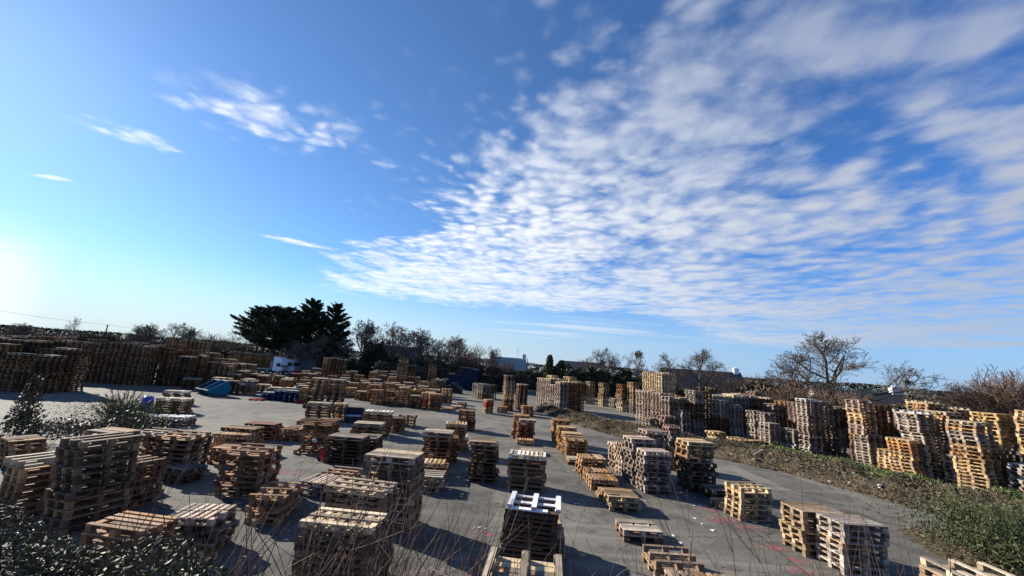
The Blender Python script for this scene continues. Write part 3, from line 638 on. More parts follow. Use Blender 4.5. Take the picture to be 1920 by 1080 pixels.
stack(-.95, 43.0, 1.1, 1.1, 15, 1.08, 'brown'); stack(-.9, 43.05, 1.05, 1.0, 15, 2.5, ['yellow', 'amber'], z0=1.08); stack(-.85, 43.0, 1.0, 1.0, 15, 3.7, ['pinkgrey', 'dark'], z0=2.5)
stack(.55, 44.6, 1.1, 1.0, 15, 2.8, 'dark', top=(.4,.3,.2)); stack(1.05, 39.2, 1.02, .9, 12, .97, ['brown', 'browntan']); stack(.9, 42.3, .9, .8, 12, .65, 'silver')
stack(-4.4, 56.5, 1.45, 1.2, 40, 2.02, 'silver', flip=.3); stack(-5.2, 57.5, 1.3, 1.2, 40, 2.05, 'silver', flip=.3); stack(-4.9, 55.6, 1.5, .5, 20, .85, 'dark')
stack(-3.4, 57.5, 1.2, 1.2, 40, 1.95, 'dark'); stack(-2.6, 39.16, .85, .7, 28, .6, 'yellow'); stack(-2.6, 39.16, .85, .7, 28, 1.1, 'redpaint', z0=.6); stack(-2.6, 39.16, .85, .7, 28, 1.32, 'yellow', z0=1.1)
stack(-1.5, 40.6, 1.0, .8, 5, .62, ['redbrown', 'tan']); stack(-5.8, 42.4, 1.0, .9, 12, .65, ['brown', 'pinktan'], flip=.4, messy=.06); stack(-6.9, 39.9, 1.1, .9, 10, .17, 'tan'); stack(-6.2, 41.2, 1.1, .9, 10, .3, 'greytan')
stack(-8.1, 46.3, 1.1, 1.1, 16, 1.6, ['brown', 'tan'], flip=.3); stack(-7.95, 38.3, 1.15, .95, 16, 1.55, ['brown', 'browntan']); stack(-9.0, 39.7, 1.2, 1.0, 16, 1.5, ['brown', 'redpaint', 'tan', 'tan'])
stack(-10.1, 39.6, 1.05, .9, 16, 1.1, ['dark', 'tan']); stack(-17.6, 33.9, 1.25, .95, 14, 2.5, ['dark', 'greybrown'], lean=(.25, .1), messy=.05); stack(-16.4, 35.3, 1.35, .95, 14, 2.42, ['dark', 'greybrown'])
stack(-14.2, 40.2, 1.15, .95, 16, 1.4, ['yellowbrown', 'tan'], messy=.05); stack(-13.0, 40.0, 1.1, .9, 16, .75, ['brown', 'tan'], flip=.5, messy=.07); stack(-11.5, 40, 1.2, 1.0, 16, 1.8, ['brown', 'browntan'], messy=.05)
stack(-15.3, 42.3, 1.3, 1.0, 14, 1.75, ['brown', 'tan'], messy=.05)
stack(-12.0, 55, 1.15, 1.0, 10, 3.2, ['brown', 'amber', 'brown']); stack(-11.95, 55, 1.0, 1.0, 10, 4.35, ['amber', 'browntan'], z0=3.2)
stack(-16.6, 56, 1.35, 1.0, 10, 4.1, ['brown', 'amber']); stack(-16.4, 56, 1.1, 1.0, 10, 4.85, 'amber', z0=4.1); stack(-15.2, 56.5, 1.0, 1.0, 10, 4.0, 'dark')
for k in range(3): stack(-28.3+1.1*k, 58, 1.05, 1.0, 8, 4.2+(0, .1, -.05)[k], ['brown', 'brown', 'amber'] if k == 0 else 'dark', top=(.5,.4,.25))
for x in (-23.6, -22.4, -21.25): stack(x, 37.6-.12*(x+23.6), 1.05, .9, 12, .7 if x < -23 else 1.02, 'blue', top=(.28,.30,.33))
stack(-23.9, 36.3, 1.15, .9, 12, .16, 'redpaint'); stack(-19.9, 36.8, 1.1, .9, 12, .25, 'redpaint')
for k, hh in enumerate((1.8, 2.9, 2.7, 4.2, 4.15, 4.0)): stack(-13.2+1.1*k, 73.5, 1.05, 1.0, 8, hh*.98, 'blue', top=(.30,.33,.36) if k != 2 else None)
# the crowded field of mixed stacks in the middle distance
for row, (yy, x0, x1, h0, h1) in enumerate(((37.0, -20.0, -18.9, .9, 1.4), (42.6, -17.0, -8.6, .7, 1.6), (45.0, -22, -9.5, .9, 1.7), (47.6, -24, -9.6, 1.3, 1.9), (50.4, -25, -9.8, 1.0, 2.0), (53.6, -26, -10.2, 1.4, 2.2), (57.5, -30, -10.8, 1.3, 2.3), (62, -33, -11.5, 1.4, 2.5), (67, -36, -12, 1.5, 2.7))):
    x = x0
    while x < x1:
        w = 1.0+.3*rng.random()
        if rng.random() < .86: stack(x, yy+rng.normal(0, .35)-.12*(x-x0)*.3, w, .95, 12+rng.normal(0, 4), h0+(h1-h0)*rng.random(), [['brown', 'tan'], ['brown', 'browntan'], ['amber', 'tan'], 'dark', ['redbrown', 'brown'], ['greybrown', 'tan']][rng.integers(6)], top=(.45,.37,.26) if rng.random() < .6 else None, flip=.15, messy=.05)
        x += w+.18+.5*rng.random()**2
# the low rows between the skips and the lorry
for (yy, x0, x1, h0, h1) in ((40.5, -31.0, -21.0, .5, 1.5), (43.5, -33.0, -20, .6, 1.6), (47, -37, -22, .8, 1.6), (51, -40, -26, 1.0, 1.7), (57, -43, -30, 1.0, 1.8)):
    x = x0
    while x < x1:
        w = 1.0+.3*rng.random()
        if rng.random() < .85: stack(x, yy+rng.normal(0, .3), w, .95, 14+rng.normal(0, 4), h0+(h1-h0)*rng.random(), [['brown', 'redbrown'], ['brown', 'tan'], 'dark', ['redbrown', 'tan'], ['greybrown', 'silver']][rng.integers(5)], top=(.58,.45,.28) if rng.random() < .35 else None, flip=.2, messy=.05)
        x += w+.2+.6*rng.random()**2
# the dark wall of stacks in the west and the block beside it
for j in range(3):
    for k in range(11):
        hh = 4.35+rng.normal(0, .14)-(.5 if rng.random() < .12 else 0)
        stack(-53.5+1.25*k-.2*j, 41.9+1.05*j-.02*k, 1.18, .95, 4, hh, [['dark', 'darkgrey'], ['darkgrey', 'greybrown'], ['dark', 'brown']][rng.integers(3)], top=(.58,.45,.28) if rng.random() < .5 else None, messy=.04)
for j in range(6):
    for k in range(3): stack(-40.1+1.25*k+.15*j, 44.0+1.5*j, 1.15, .95, 6, 3.9-.2*k-.12*j+rng.normal(0, .25), [['dark', 'brown'], ['brown', 'browntan'], 'dark'][rng.integers(3)], top=(.58,.45,.28) if rng.random() < .5 else None, messy=.05)
for j in range(3):
    for k in range(12):
        hh = 3.0 if (j == 0 and k > 8) else 3.5+.45*j+rng.normal(0, .1)-(.35 if k > 9 else 0)
        stack(-51.9+1.25*k-.2*j, 31.0+1.2*j+.02*k, 1.18, .95, -3, hh, [['dark', 'brown'], ['brown', 'browntan'], ['darkbrown', 'dark']][rng.integers(3)], top=(.6,.46,.29) if rng.random() < .55 else None, messy=.04)
for k in range(3): stack(-48.8+1.2*k, 43.2, 1.15, 1.0, 5, 5.0+rng.normal(0, .1), ['dark'], messy=.05)
stack(-45.8, 55.8, 1.35, 1.0, 12, 3.35, ['pale', 'silver']); stack(-50.6, 56.2, 1.9, 1.2, 6, 5.6, 'amber', z0=4.3); stack(-50.3, 56.3, 1.2, 1.0, 6, 4.3, 'dark')
for k in range(3): stack(-54.0+1.35*k+.8, 62, 1.3, 1.0, 8, 5.5-.1*k, ['dark', 'brown', 'brown'] if k < 2 else ['brown', 'amber'], top=(.45,.35,.22))
for k in range(4): stack(-43.6+1.2*k, 58+.2*k, 1.15, 1.0, 8, 2.6-.05*k, ['dark', 'greybrown'], top=(.4,.36,.3))
stack(-34.9, 41.8, 1.35, .9, 16, 1.14, 'dark', top=(.45,.38,.28)); stack(-36.0, 48, 1.3, 1.0, 10, 2.4, ['brown', 'amber']); stack(-34.5, 49, 1.1, 1.0, 10, 1.9, ['brown'], top=(.52,.40,.25))
# load of the lorry's trailer is stacked on its bed
for k in range(8):
    for j in range(2): stack(-60.5+1.17*k, 82.7+1.0*j, 1.12, .92, 0, 3.95+rng.normal(0, .12)-(0 if k else -.2), [['brown', 'redbrown'], ['brown', 'amber']][k % 2], z0=1.03, top=(.5,.40,.27) if k % 3 == 0 else None)
bulk = BULK.build('wooden_pallets', M_BULK)
tag(bulk, 'several thousand wooden pallets stacked in tall blocks and rows across the rest of the yard', 'pallets', None, 'stuff')

# ------------------------------------------------------------------ rubble strip, litter, paint
def lerp_path(pts, n):
    pts = np.array(pts, float); d = np.r_[0, np.cumsum(np.linalg.norm(np.diff(pts, axis=0), axis=1))]
    t = np.linspace(0, d[-1], n); return np.stack([np.interp(t, d, pts[:, i]) for i in range(pts.shape[1])], 1)
SL = lerp_path([(2.6, 45.3), (4.3, 40), (5.9, 34.6), (7.7, 30.6), (9.6, 28.0), (11.5, 26.0), (13.0, 23.9), (14.7, 21.9), (15.5, 19.5), (16.1, 17.8), (16.5, 16.9), (17.6, 14.0), (18.6, 11.0)], 150)
SR = lerp_path([(3.8, 46), (7.5, 40.8), (10.3, 36.5), (14.0, 31.6), (18.2, 28.7), (20.1, 26.6), (20.9, 23.6), (21.0, 21.4), (22.1, 18.8), (23.2, 16.8), (26, 13.0), (28, 10)], 150)
from mathutils import noise as mnoise
def fbm(x, y, s): return mnoise.fractal((x*s, y*s, 3.3), 0.9, 2.1, 5)
STRIPZ = []
b = MB(); NC = 26; V = []
for i in range(150):
    for j in range(NC):
        t = j/(NC-1); p = SL[i]*(1-t)+SR[i]*t
        hgt = (math.sin(math.pi*min(1, t*1.0))**0.7)*(0.58+0.26*fbm(p[0], p[1], .55))+0.16*fbm(p[0], p[1], 2.3)*math.sin(math.pi*t)**.4
        edge = 0.25*fbm(p[0], p[1], 1.1)
        V.append((p[0]+edge*(1-t)*.8, p[1]+edge*(1-t)*.5, hgt-0.03))
F = [(i*NC+j, i*NC+j+1, (i+1)*NC+j+1, (i+1)*NC+j) for i in range(149) for j in range(NC-1)]
b.raw(V, [f[::-1] for f in F]); strip = b.build('rubble_strip', M_RUB, smooth=True); tag(strip, kind='structure')
VS = np.array(V).reshape(150, NC, 3)
def on_strip(u, t):
    i = u*148; i0 = int(i); j = t*(NC-1); j0 = min(int(j), NC-2); return VS[i0, j0]*(1-(j-j0))+VS[i0, j0+1]*(j-j0)
def blades(mb, c, n, h, spread, lean, w, rg):
    for _ in range(n):
        a = rg.random()*6.283; r = spread*math.sqrt(rg.random()); p = np.array(c)+(r*math.cos(a), r*math.sin(a), 0)
        d = np.array([math.cos(a)*lean*rg.random()+rg.normal(0, .2), math.sin(a)*lean*rg.random()+rg.normal(0, .2), 1.0]); hh = h*(.5+.7*rg.random())
        q = p+d/np.linalg.norm(d)*hh; m_ = (p+q)/2+np.array([0, 0, hh*.12]); s = np.array([-math.sin(a), math.cos(a), 0])*w
        mb.raw([p-s, p+s, m_+s*.7, m_-s*.7, q+s*.2, q-s*.2], [(0, 1, 2, 3), (3, 2, 4, 5)])
def leafcloud(mb, pts, size, rg, nrm=None, asp=1.0, flat_=0.0):
    pts = np.asarray(pts); n = len(pts)
    d = rg.normal(size=(n, 3)); d[:, 2] *= (1-flat_); d /= np.linalg.norm(d, axis=1)[:, None]+1e-9
    e = rg.normal(size=(n, 3)); e -= (e*d).sum(1)[:, None]*d; e /= np.linalg.norm(e, axis=1)[:, None]+1e-9
    s = (size*(.6+.8*rg.random(n)))[:, None]
    q = np.stack([pts-d*s*asp, pts+e*s*.5, pts+d*s*asp, pts-e*s*.5], 1).reshape(-1, 3)
    mb.raw(q, np.arange(n*4).reshape(n, 4))
g = MB(); g2 = MB()
for _ in range(2600):
    u = rng.random(); t = np.clip(rng.normal(.42, .2), .05, .93); p = on_strip(u, t)
    blades(g, p-(0, 0, .02), 5, .28 if u < .45 else .2, .16, 1.5, .007, rng)
for _ in range(500):
    u = .58+.41*rng.random()**.8; t = np.clip(rng.normal(.74, .17), .2, .98)
    if mnoise.noise((u*22, t*4, 1.7)) < -.05: continue
    p = on_strip(u, t); blades(g2, p-(0, 0, .02), 5, .30, .18, 1.6, .016, rng)
wd = MB(); n_ = 42000; U = rng.random(n_); TT = np.clip(rng.normal(.5, .26, n_), .02, .98); pts_ = []
for u, tt in zip(U, TT):
    p = on_strip(u, tt); k_ = mnoise.noise((p[0]*.9, p[1]*.9, 2.0))
    if k_ > -.15 or rng.random() < .25: pts_.append(p+(rng.normal(0, .06), rng.normal(0, .06), max(0, .10+.22*k_)*rng.random()))
leafcloud(wd, pts_, .045, rng, asp=1.5, flat_=.4); tag(wd.build('dead_weeds', M_BRAMB), kind='stuff')
wd = MB(); pts_ = []
for _ in range(30000):
    u = .56+.43*rng.random(); tt = np.clip(rng.normal(.72, .2), .1, .99); p = on_strip(u, tt)
    k_ = mnoise.noise((p[0]*.7, p[1]*.7, 5.0))
    if k_ > .06: pts_.append(p+(rng.normal(0, .08), rng.normal(0, .08), (.08+.35*k_)*rng.random()))
leafcloud(wd, pts_, .05, rng, asp=1.0, flat_=.3); tag(wd.build('leafy_weeds', M_GREEN), kind='stuff')
tag(g.build('dead_grass', M_STRAW), kind='stuff'); tag(g2.build('green_weeds', M_GREEN), kind='stuff')
st_ = MB()
for _ in range(260):
    u = rng.random()**.8*.75; t = np.clip(rng.normal(.3, .2), .03, .95); p = on_strip(u, t); s = .03+.09*rng.random()**2
    st_.cbox(p+(0, 0, s*.2), (s*(1+rng.random()), s*(1+rng.random()), s*.7), rng.random()*3)
tag(st_.build('rubble', flat('pale_rubble', (.23, .19, .15), .9, .3, 8)), kind='stuff')
for i, (u, t, L, rz) in enumerate(((.62, .28, 1.5, 40), (.46, .25, .9, 100))):
    p = on_strip(u, t); b = MB(); b.cbox((0, 0, 0), (L, .09, .07)); b.cbox((L*.2, .05, .02), (L*.5, .05, .03), .1)
    o = b.build('timber_plank', M_WOOD); o.color = (.34, .28, .22, 1); o.location = p+(0, 0, .10); o.rotation_euler = (0, R(-6), R(rz))
    tag(o, ('long weathered timber lying on the dry rubble strip', 'short broken timber lying on the grassy part of the rubble strip')[i], 'plank')
b = MB()
for _ in range(13):
    u = .70+.29*rng.random(); t = abs(rng.normal(.05, .2)); t = min(t, .9); p = on_strip(u, t); s = .03+.09*rng.random()**2
    b.cbox(p+(0, 0, .03), (s*1.6, s, .012+.02*rng.random()), rng.random()*3)
for (x, y) in ((2.9, 19.3), (6.6, 13.2), (6.2, 13.9), (7.0, 15.6), (1.6, 12.2), (5.0, 12.2), (-0.6, 12.0), (2.2, 14.5), (3.2, 9.7)):
    for _ in range(2): b.cbox((x+rng.normal(0, .2), y+rng.normal(0, .2), .012), (.05+.08*rng.random(), .04, .01), rng.random()*3)
tag(b.build('litter', M_LITTER), kind='stuff')
b = MB()
for _ in range(1500):
    q = STACKS[rng.integers(len(STACKS))]; a_ = rng.random()*6.283; d_ = .6+abs(rng.normal(0, .8)); L_ = .03+.22*rng.random()**3
    b.cbox((q[0]+d_*1.2*math.cos(a_), q[1]+d_*math.sin(a_), .006), (L_, .008+.02*rng.random(), .008), rng.random()*3.14)
o = b.build('wood_splinters', M_WOOD); o.color = (.34, .25, .15, 1); tag(o, kind='stuff')
b = MB()
SPOTS = [(7.3, 15.2, .5), (7.2, 14.2, .45), (7.75, 13.6, .4), (6.9, 13.9, .3), (7.55, 12.2, .35), (7.75, 11.5, .3), (7.4, 10.9, .35), (8.3, 10.3, .5), (8.9, 9.9, .3), (0.0, 19.6, .5), (.2, 20.6, .45), (-.2, 18.6, .3), (-.75, 10.1, .25), (-.6, 9.3, .28), (-1.0, 8.2, .25), (-8.2, 15.8, .5), (-8.5, 14.9, .4), (-.8, 6.9, .3), (6.7, 9.4, .3), (5.2, 9.4, .22), (-.6, 11.6, .3), (8.7, 13.2, .35)]
for (x, y, r) in SPOTS:
    n = 14; r = r*1.15; ring = [(x+.7*r*(.55+.6*rng.random())*math.cos(2*math.pi*i/n)*1.5, y+.7*r*(.55+.6*rng.random())*math.sin(2*math.pi*i/n)*.8, .004) for i in range(n)]
    for i in range(n):
        a_, c_ = np.array(ring[i]), np.array(ring[(i+1) % n]); b.raw([(x, y, .004), a_, (a_+c_)/2, c_], [(0, 1, 2, 3)])
tag(b.build('paint_markings', M_PINK), kind='structure')

b = MB(); V = []; M_ = 30
SPC = np.array([(13.2, 14.7), (12.6, 13.4), (12.2, 12.4), (13.0, 11.4), (15.0, 10.2), (18.5, 9.6), (19.5, 12.0), (17.5, 14.2), (15.3, 14.6), (14.2, 14.9)]); ring = lerp_path(np.vstack([SPC, SPC[:1]]), M_+1)[:M_]; ctr = np.array([15.2, 12.5])
for k in range(6):
    for p in ring:
        q = ctr+(p-ctr)*(1-k/5*.98); w_ = 1+.06*fbm(q[0], q[1], 1.3); V.append((ctr[0]+(q[0]-ctr[0])*w_, ctr[1]+(q[1]-ctr[1])*w_, -.02+.30*(1-(1-k/5)**2)+(.05*fbm(q[0], q[1], 1.5) if k else 0)))
b.raw(V, [(k*M_+i, k*M_+(i+1) % M_, (k+1)*M_+(i+1) % M_, (k+1)*M_+i) for k in range(5) for i in range(M_)])
tag(b.build('verge', M_RUB, smooth=True), kind='structure')
for nm, m_, n_, sc_ in (('verge_weeds', M_GREEN, 5200, .04), ('verge_dead_weeds', M_BRAMB, 9000, .04)):
    wd = MB(); pts_ = []
    for _ in range(n_):
        p = ring[rng.integers(M_)]; k_ = rng.random()**.6; q = ctr+(p-ctr)*(1-k_*.95)+rng.normal(0, .12, 2); f_ = mnoise.noise((q[0]*1.1, q[1]*1.1, 4.0 if 'dead' in nm else 9.0))
        if f_ > -.1: pts_.append((q[0], q[1], .28*(1-(1-k_)**2)+(.05+.25*max(0, f_))*rng.random()))
    leafcloud(wd, pts_, sc_, rng, asp=1.2, flat_=.3); tag(wd.build(nm, m_), kind='stuff')
# ------------------------------------------------------------------ bank under the photographer
b = MB(); V = []; nx, ny = 61, 22
for j in range(ny):
    for i in range(nx):
        x = -15+30*i/(nx-1); y = -6+11.2*j/(ny-1)
        z = 2.75 if y < -.3 else max(-.06, 2.75-.60*(y+.3)); V.append((x, y, z+.10*fbm(x, y, .8)*(1 if y < 4 else .3)))
b.raw(V, [(j*nx+i, j*nx+i+1, (j+1)*nx+i+1, (j+1)*nx+i) for j in range(ny-1) for i in range(nx-1)])
tag(b.build('bank', M_SOIL, smooth=True), kind='structure')

# ------------------------------------------------------------------ leaves and branches
def branches(rg, H, limbs, tilt, levels, r0, sub, up, gnarl, trunkf=.3, multi=1, minr=.012, lfac=.62, climb=.85):
    """Recursive skeleton; returns (trunk tubes, twig tubes). Limbs leave the trunk at golden-angle azimuths."""
    trunk, twigs = [], []
    def grow(p, d, L, r, lev):
        n = 5 if lev < 2 else 3; pts = [p]; rad = [r]
        for i in range(n):
            d = d+rg.normal(0, gnarl, 3)+np.array([0, 0, up]); d = d/np.linalg.norm(d)
            pts.append(pts[-1]+d*L/n); rad.append(max(minr, r*(1-.6*(i+1)/n)))
        (trunk if lev < 2 else twigs).append((pts, rad, 6 if lev == 0 else 5 if lev == 1 else 3))
        if lev >= levels: return
        k = sub[min(lev, len(sub)-1)]; ph = rg.random()*6.283
        for i in range(k):
            t = .22+.78*(i+rg.random())/k; j = t*n; j0 = min(int(j), n-1); q = np.array(pts[j0])*(1-(j-j0))+np.array(pts[j0+1])*(j-j0)
            dd = np.array(pts[j0+1])-np.array(pts[j0]); dd /= np.linalg.norm(dd); a = np.cross(dd, (0.3, .2, 1.0)); a /= np.linalg.norm(a); b_ = np.cross(dd, a)
            ph += 2.4; ang = .45+.55*rg.random(); nd = dd*math.cos(ang)+(a*math.cos(ph)+b_*math.sin(ph))*math.sin(ang)
            grow(q, nd, L*lfac*(1.15-.55*t)*(.75+.5*rg.random()), max(minr, r*(1-.6*t)*.62), lev+1)
    for m_ in range(multi):
        a = rg.random()*6.283
        if multi == 1:
            h = H*trunkf; n = 6; pts = [np.zeros(3)]; d = np.array([0, 0, 1.0])
            for i in range(n): d = d+rg.normal(0, .05, 3); d /= np.linalg.norm(d); pts.append(pts[-1]+d*(h*climb/trunkf*1.0 if False else H*climb*.75)/n)
            rad = [r0*(1-.75*i/n) for i in range(n+1)]; trunk.append((pts, rad, 7)); ph = a
            for i in range(limbs):
                t = trunkf+(1-trunkf)*(i/(limbs-1))**.9; j = t*n; j0 = min(int(j), n-1); q = pts[j0]*(1-(j-j0))+pts[j0+1]*(j-j0)
                ph += 2.4; tl = tilt*(1.15-.75*(t-trunkf)/(1-trunkf))*(.85+.3*rg.random()); nd = np.array([math.cos(ph)*math.sin(tl), math.sin(ph)*math.sin(tl), math.cos(tl)])
                grow(q, nd, H*(.50-.22*(t-trunkf)/(1-trunkf))*(.8+.35*rg.random()), r0*(.62-.3*(t-trunkf)/(1-trunkf)), 1)
        else:
            sp_ = tilt*math.sqrt(rg.random()); grow(np.array([math.cos(a), math.sin(a), 0])*.5*rg.random(), np.array([math.cos(a)*sp_, math.sin(a)*sp_, 1.0]), H*(.7+.3*rg.random()), r0, 1)
    return trunk, twigs
def bare_tree_meshes(seed, **kw):
    rg = np.random.default_rng(seed); tr, tw = branches(rg, **kw); a, c = MB(), MB()
    top = max(max(q[2] for q in p) for p, _, _ in tw)
    k = kw['H']/top
    for p, r, n in tr: a.tube(np.array(p)*k, r, n, cap=False)
    for p, r, n in tw: c.tube(np.array(p)*k, r, n, cap=False)
    return a, c
TREES = {}
def define(kind, seed, bark=M_BARK, twig=M_TWIG, **kw):
    a, c = bare_tree_meshes(seed, **kw); q_ = np.concatenate(c.v); w_ = 2*np.percentile(np.hypot(q_[:, 0], q_[:, 1]), 93); TREES[kind] = (a.mesh('trunk', bark), c.mesh('crown', twig), kw['H'], w_)
define('oak', 3, H=10, limbs=9, tilt=1.15, levels=5, r0=.22, sub=(0, 6, 5, 4, 3), up=.07, gnarl=.16, trunkf=.22, minr=.013, lfac=.60)
define('oak2', 14, H=10, limbs=8, tilt=1.2, levels=5, r0=.21, sub=(0, 6, 5, 4, 3), up=.06, gnarl=.19, trunkf=.20, minr=.013, lfac=.60)
define('ash', 5, twig=M_TWIGL, H=10, limbs=12, tilt=.80, levels=4, r0=.20, sub=(0, 8, 7, 6), up=.12, gnarl=.10, trunkf=.18, minr=.017, lfac=.5)
define('ash2', 21, twig=M_TWIGL, H=10, limbs=11, tilt=.70, levels=4, r0=.18, sub=(0, 8, 7, 6), up=.13, gnarl=.11, trunkf=.15, minr=.017, lfac=.5)
define('thicket', 8, twig=M_TWIGR, bark=M_TWIGR, H=6, limbs=0, tilt=.55, levels=3, r0=.05, sub=(0, 8, 6), up=.05, gnarl=.10, multi=40, minr=.017, lfac=.42)
define('thicket2', 9, twig=M_TWIGR, bark=M_TWIGR, H=6, limbs=0, tilt=.75, levels=3, r0=.05, sub=(0, 8, 6), up=.05, gnarl=.12, multi=40, minr=.017, lfac=.42)
define('birch', 11, bark=M_TWIGP, twig=M_TWIGP, H=10, limbs=12, tilt=.8, levels=4, r0=.14, sub=(0, 6, 5, 4), up=.10, gnarl=.11, trunkf=.25, minr=.012, lfac=.5)
CH = math.cos(R(-1.215)); SH = math.sin(R(-1.215))
def spot(pxx, d):
    """Yard position at forward distance d on the bearing of a given column (world x, y)."""
    return ((pxx-960)/727.5*d*.985-.021*d, d)
def bare_tree(kind, x, y, H, W, rz, label, name='bare_tree', group='bare winter trees round the yard'):
    tr, cr, h0, w0 = TREES[kind]; t = thing(name, label, 'tree', (x, y, 0), rz, group)
    t.scale = (W/w0, W/w0, H/h0)
    link(bpy.data.objects.new('trunk', tr), t); link(bpy.data.objects.new('crown', cr), t); return t
def topz(pxx, pyy, d):
    hz = 691.5+.069*(pxx-960); return 4.41+(hz-pyy)*d/727.5*1.02
BT_ROW = ('ash', 'ash2')
BT = [('oak', 1562, 632, 235, 56, 20, 'tallest spreading bare oak standing over the slate roof behind the pallet wall'),
 ('oak2', 1486, 664, 140, 58, 80, 'lower bare oak leaning over the west end of the slate roof'),
 ('birch', 1692, 684, 80, 78, 10, 'pale slender bare tree with round nests east of the slate roof'),
 ('birch', 1671, 702, 42, 72, 120, 'small pale bare tree hard against the slate roof chimney'),
 ('oak', 1312, 654, 130, 66, 200, 'wide bare oak in front of the long barn roof'),
 ('oak2', 1262, 664, 90, 68, 300, 'bare oak beside the pale yellow tower of pallets'),
 ('oak2', 1202, 658, 74, 74, 30, 'bare tree with an ivy clump high in its crown'),
 ('oak', 1124, 653, 92, 76, 140, 'crooked bare oak over the dark evergreens'),
 ('oak', 1160, 668, 64, 74, 250, 'smaller crooked bare oak right beside the crooked one'),
 ('ash2', 932, 651, 30, 92, 0, 'narrow bare tree at the end of the stone gabled house'),
 ('thicket', 955, 676, 60, 84, 0, 'low brown bare shrub hiding the stone house front'),
 ('ash', 690, 607, 60, 88, 0, 'upright bare tree just east of the cypresses'),
 ('ash2', 738, 614, 52, 88, 60, 'upright bare tree above the dark ivy-covered trunk'),
 ('ash', 792, 625, 66, 86, 120, 'many-stemmed bare tree beyond the dark roof'),
 ('ash2', 832, 641, 44, 86, 200, 'short bare tree between two taller ones by the hedge'),
 ('ash', 862, 638, 52, 90, 260, 'open bare tree near the east end of the hedge'),
 ('thicket', 890, 643, 62, 82, 40, 'dense brown bare tree at the east end of the hedge'),
 ('oak2', 520, 594, 140, 90, 10, 'broad bare oak in front of the cypresses, behind the lorry'),
 ('ash', 612, 628, 80, 89, 90, 'bare tree below the tall cypresses'),
 ('ash2', 575, 640, 70, 89, 0, 'bare tree beside the second lorry'),
 ('birch', 121, 590, 40, 105, 0, 'tall pale bare tree under the power line'),
 ('ash', 28, 604, 60, 112, 0, 'bare tree behind the dark pallet block, under the cable'),
 ('ash2', 168, 622, 56, 112, 30, 'bare tree next to the wooden pole'),
 ('ash', 205, 624, 50, 112, 70, 'bare tree just beyond the wooden pole'),
 ('ash2', 248, 607, 46, 108, 110, 'airy bare tree in the western tree row'),
 ('ash', 275, 605, 44, 108, 160, 'forked bare tree in the western tree row'),
 ('oak', 312, 602, 84, 106, 200, 'broadest bare tree of the western tree row'),
 ('ash', 352, 612, 50, 108, 20, 'bare tree behind the crate on the pallet tower'),
 ('thicket', 388, 622, 60, 106, 0, 'bushy bare tree behind the high brown stacks'),
 ('thicket2', 425, 630, 56, 104, 60, 'low bushy bare tree west of the cypresses'),
 ('thicket2', 1850, 694, 120, 46, 0, 'dense brown bare thicket behind the yellow-topped stacks'),
 ('thicket', 1905, 690, 120, 44, 90, 'dense brown bare thicket at the far east edge'),
 ('thicket', 1798, 712, 60, 50, 150, 'smaller brown bare thicket beside the dense ones'),
 ('thicket2', 1230, 690, 70, 72, 0, 'low bare scrub left of the barn roof'),
 ('thicket', 1405, 700, 90, 62, 0, 'tangled bare scrub beside the white barn chimney'),
 ('thicket2', 1475, 712, 90, 52, 70, 'tangled bare scrub below the lower bare oak'),
 ('thicket', 1570, 726, 90, 50, 30, 'tangled bare scrub below the tallest oak')]
NAMES = {'oak': 'bare_oak', 'oak2': 'bare_oak', 'ash': 'bare_tree', 'ash2': 'bare_tree', 'birch': 'pale_bare_tree', 'thicket': 'bare_thicket', 'thicket2': 'bare_thicket'}
for kind, cx, ty, wpx, d, rz, lab in BT:
    if kind in BT_ROW and 650 < cx < 900: wpx, ty = wpx*1.35, ty-8
    x, y = spot(cx, d); bare_tree(kind, x, y, topz(cx, ty, d), wpx*d/727.5, R(rz), lab, NAMES[kind])
for cx, cy, d, s, lab in ((1694, 718, 78, .5, 'round mistletoe ball low in the pale slender tree'), (1203, 668, 74, .75, 'ivy ball high in the bare tree by the evergreens')):
    x, y = spot(cx, d); b = MB(); q = rng.normal(size=(170, 3)); q = q/np.linalg.norm(q, axis=1)[:, None]*rng.random(170)[:, None]**.4*s
    leafcloud(b, q, .18, rng); o = b.build('mistletoe_ball', M_HEDGE); o.location = (x, y-.3, topz(cx, cy, d)); tag(o, lab, 'mistletoe')

def clump_tree(name, label, cat, x, y, H, Wd, mat, clumps, leaf, n, group=None, trunk_r=.25, rz=0.0, depth=None, stem=True):
    """Evergreen: trunk and limbs, crown of many small leaves gathered in clumps (fractions of W and H)."""
    t = thing(name, label, cat, (x, y, 0), rz, group); a = MB(); c = MB(); rg = np.random.default_rng(int(abs(x*31+y*17)) % 9999)
    pts = []
    for (cx_, cz_, rx_, rz_) in clumps:
        cy_ = rg.normal(0, .16); ctr = np.array([cx_*Wd, cy_*Wd*(depth or .6), cz_*H])
        k = max(20, int(n*rx_*rz_*6))
        q = rg.normal(size=(k, 3)); q = q/np.linalg.norm(q, axis=1)[:, None]*(rg.random(k)**.45)[:, None]
        pts.append(ctr+q*np.array([rx_*Wd, rx_*Wd*.8, rz_*H]))
        for _ in range(3):
            e = ctr+rg.normal(0, .4, 3)*np.array([rx_*Wd, rx_*Wd, rz_*H]); p0 = np.array([cx_*Wd*.08, 0, max(.05, cz_-.25)*H]); m_ = (p0*.4+e*.6)+np.array([0, 0, -.03*H])
            a.tube([p0, m_, e], [trunk_r*.35, trunk_r*.22, .03], 4, cap=False)
    a.tube([(0, 0, -.1), (.05, 0, H*.35), (0, 0, H*.8)], [trunk_r, trunk_r*.7, trunk_r*.3], 7, cap=False)
    leafcloud(c, np.concatenate(pts), leaf, rg, asp=1.2)
    a.build('trunk', M_BARK, t); c.build('crown', mat, t); return t
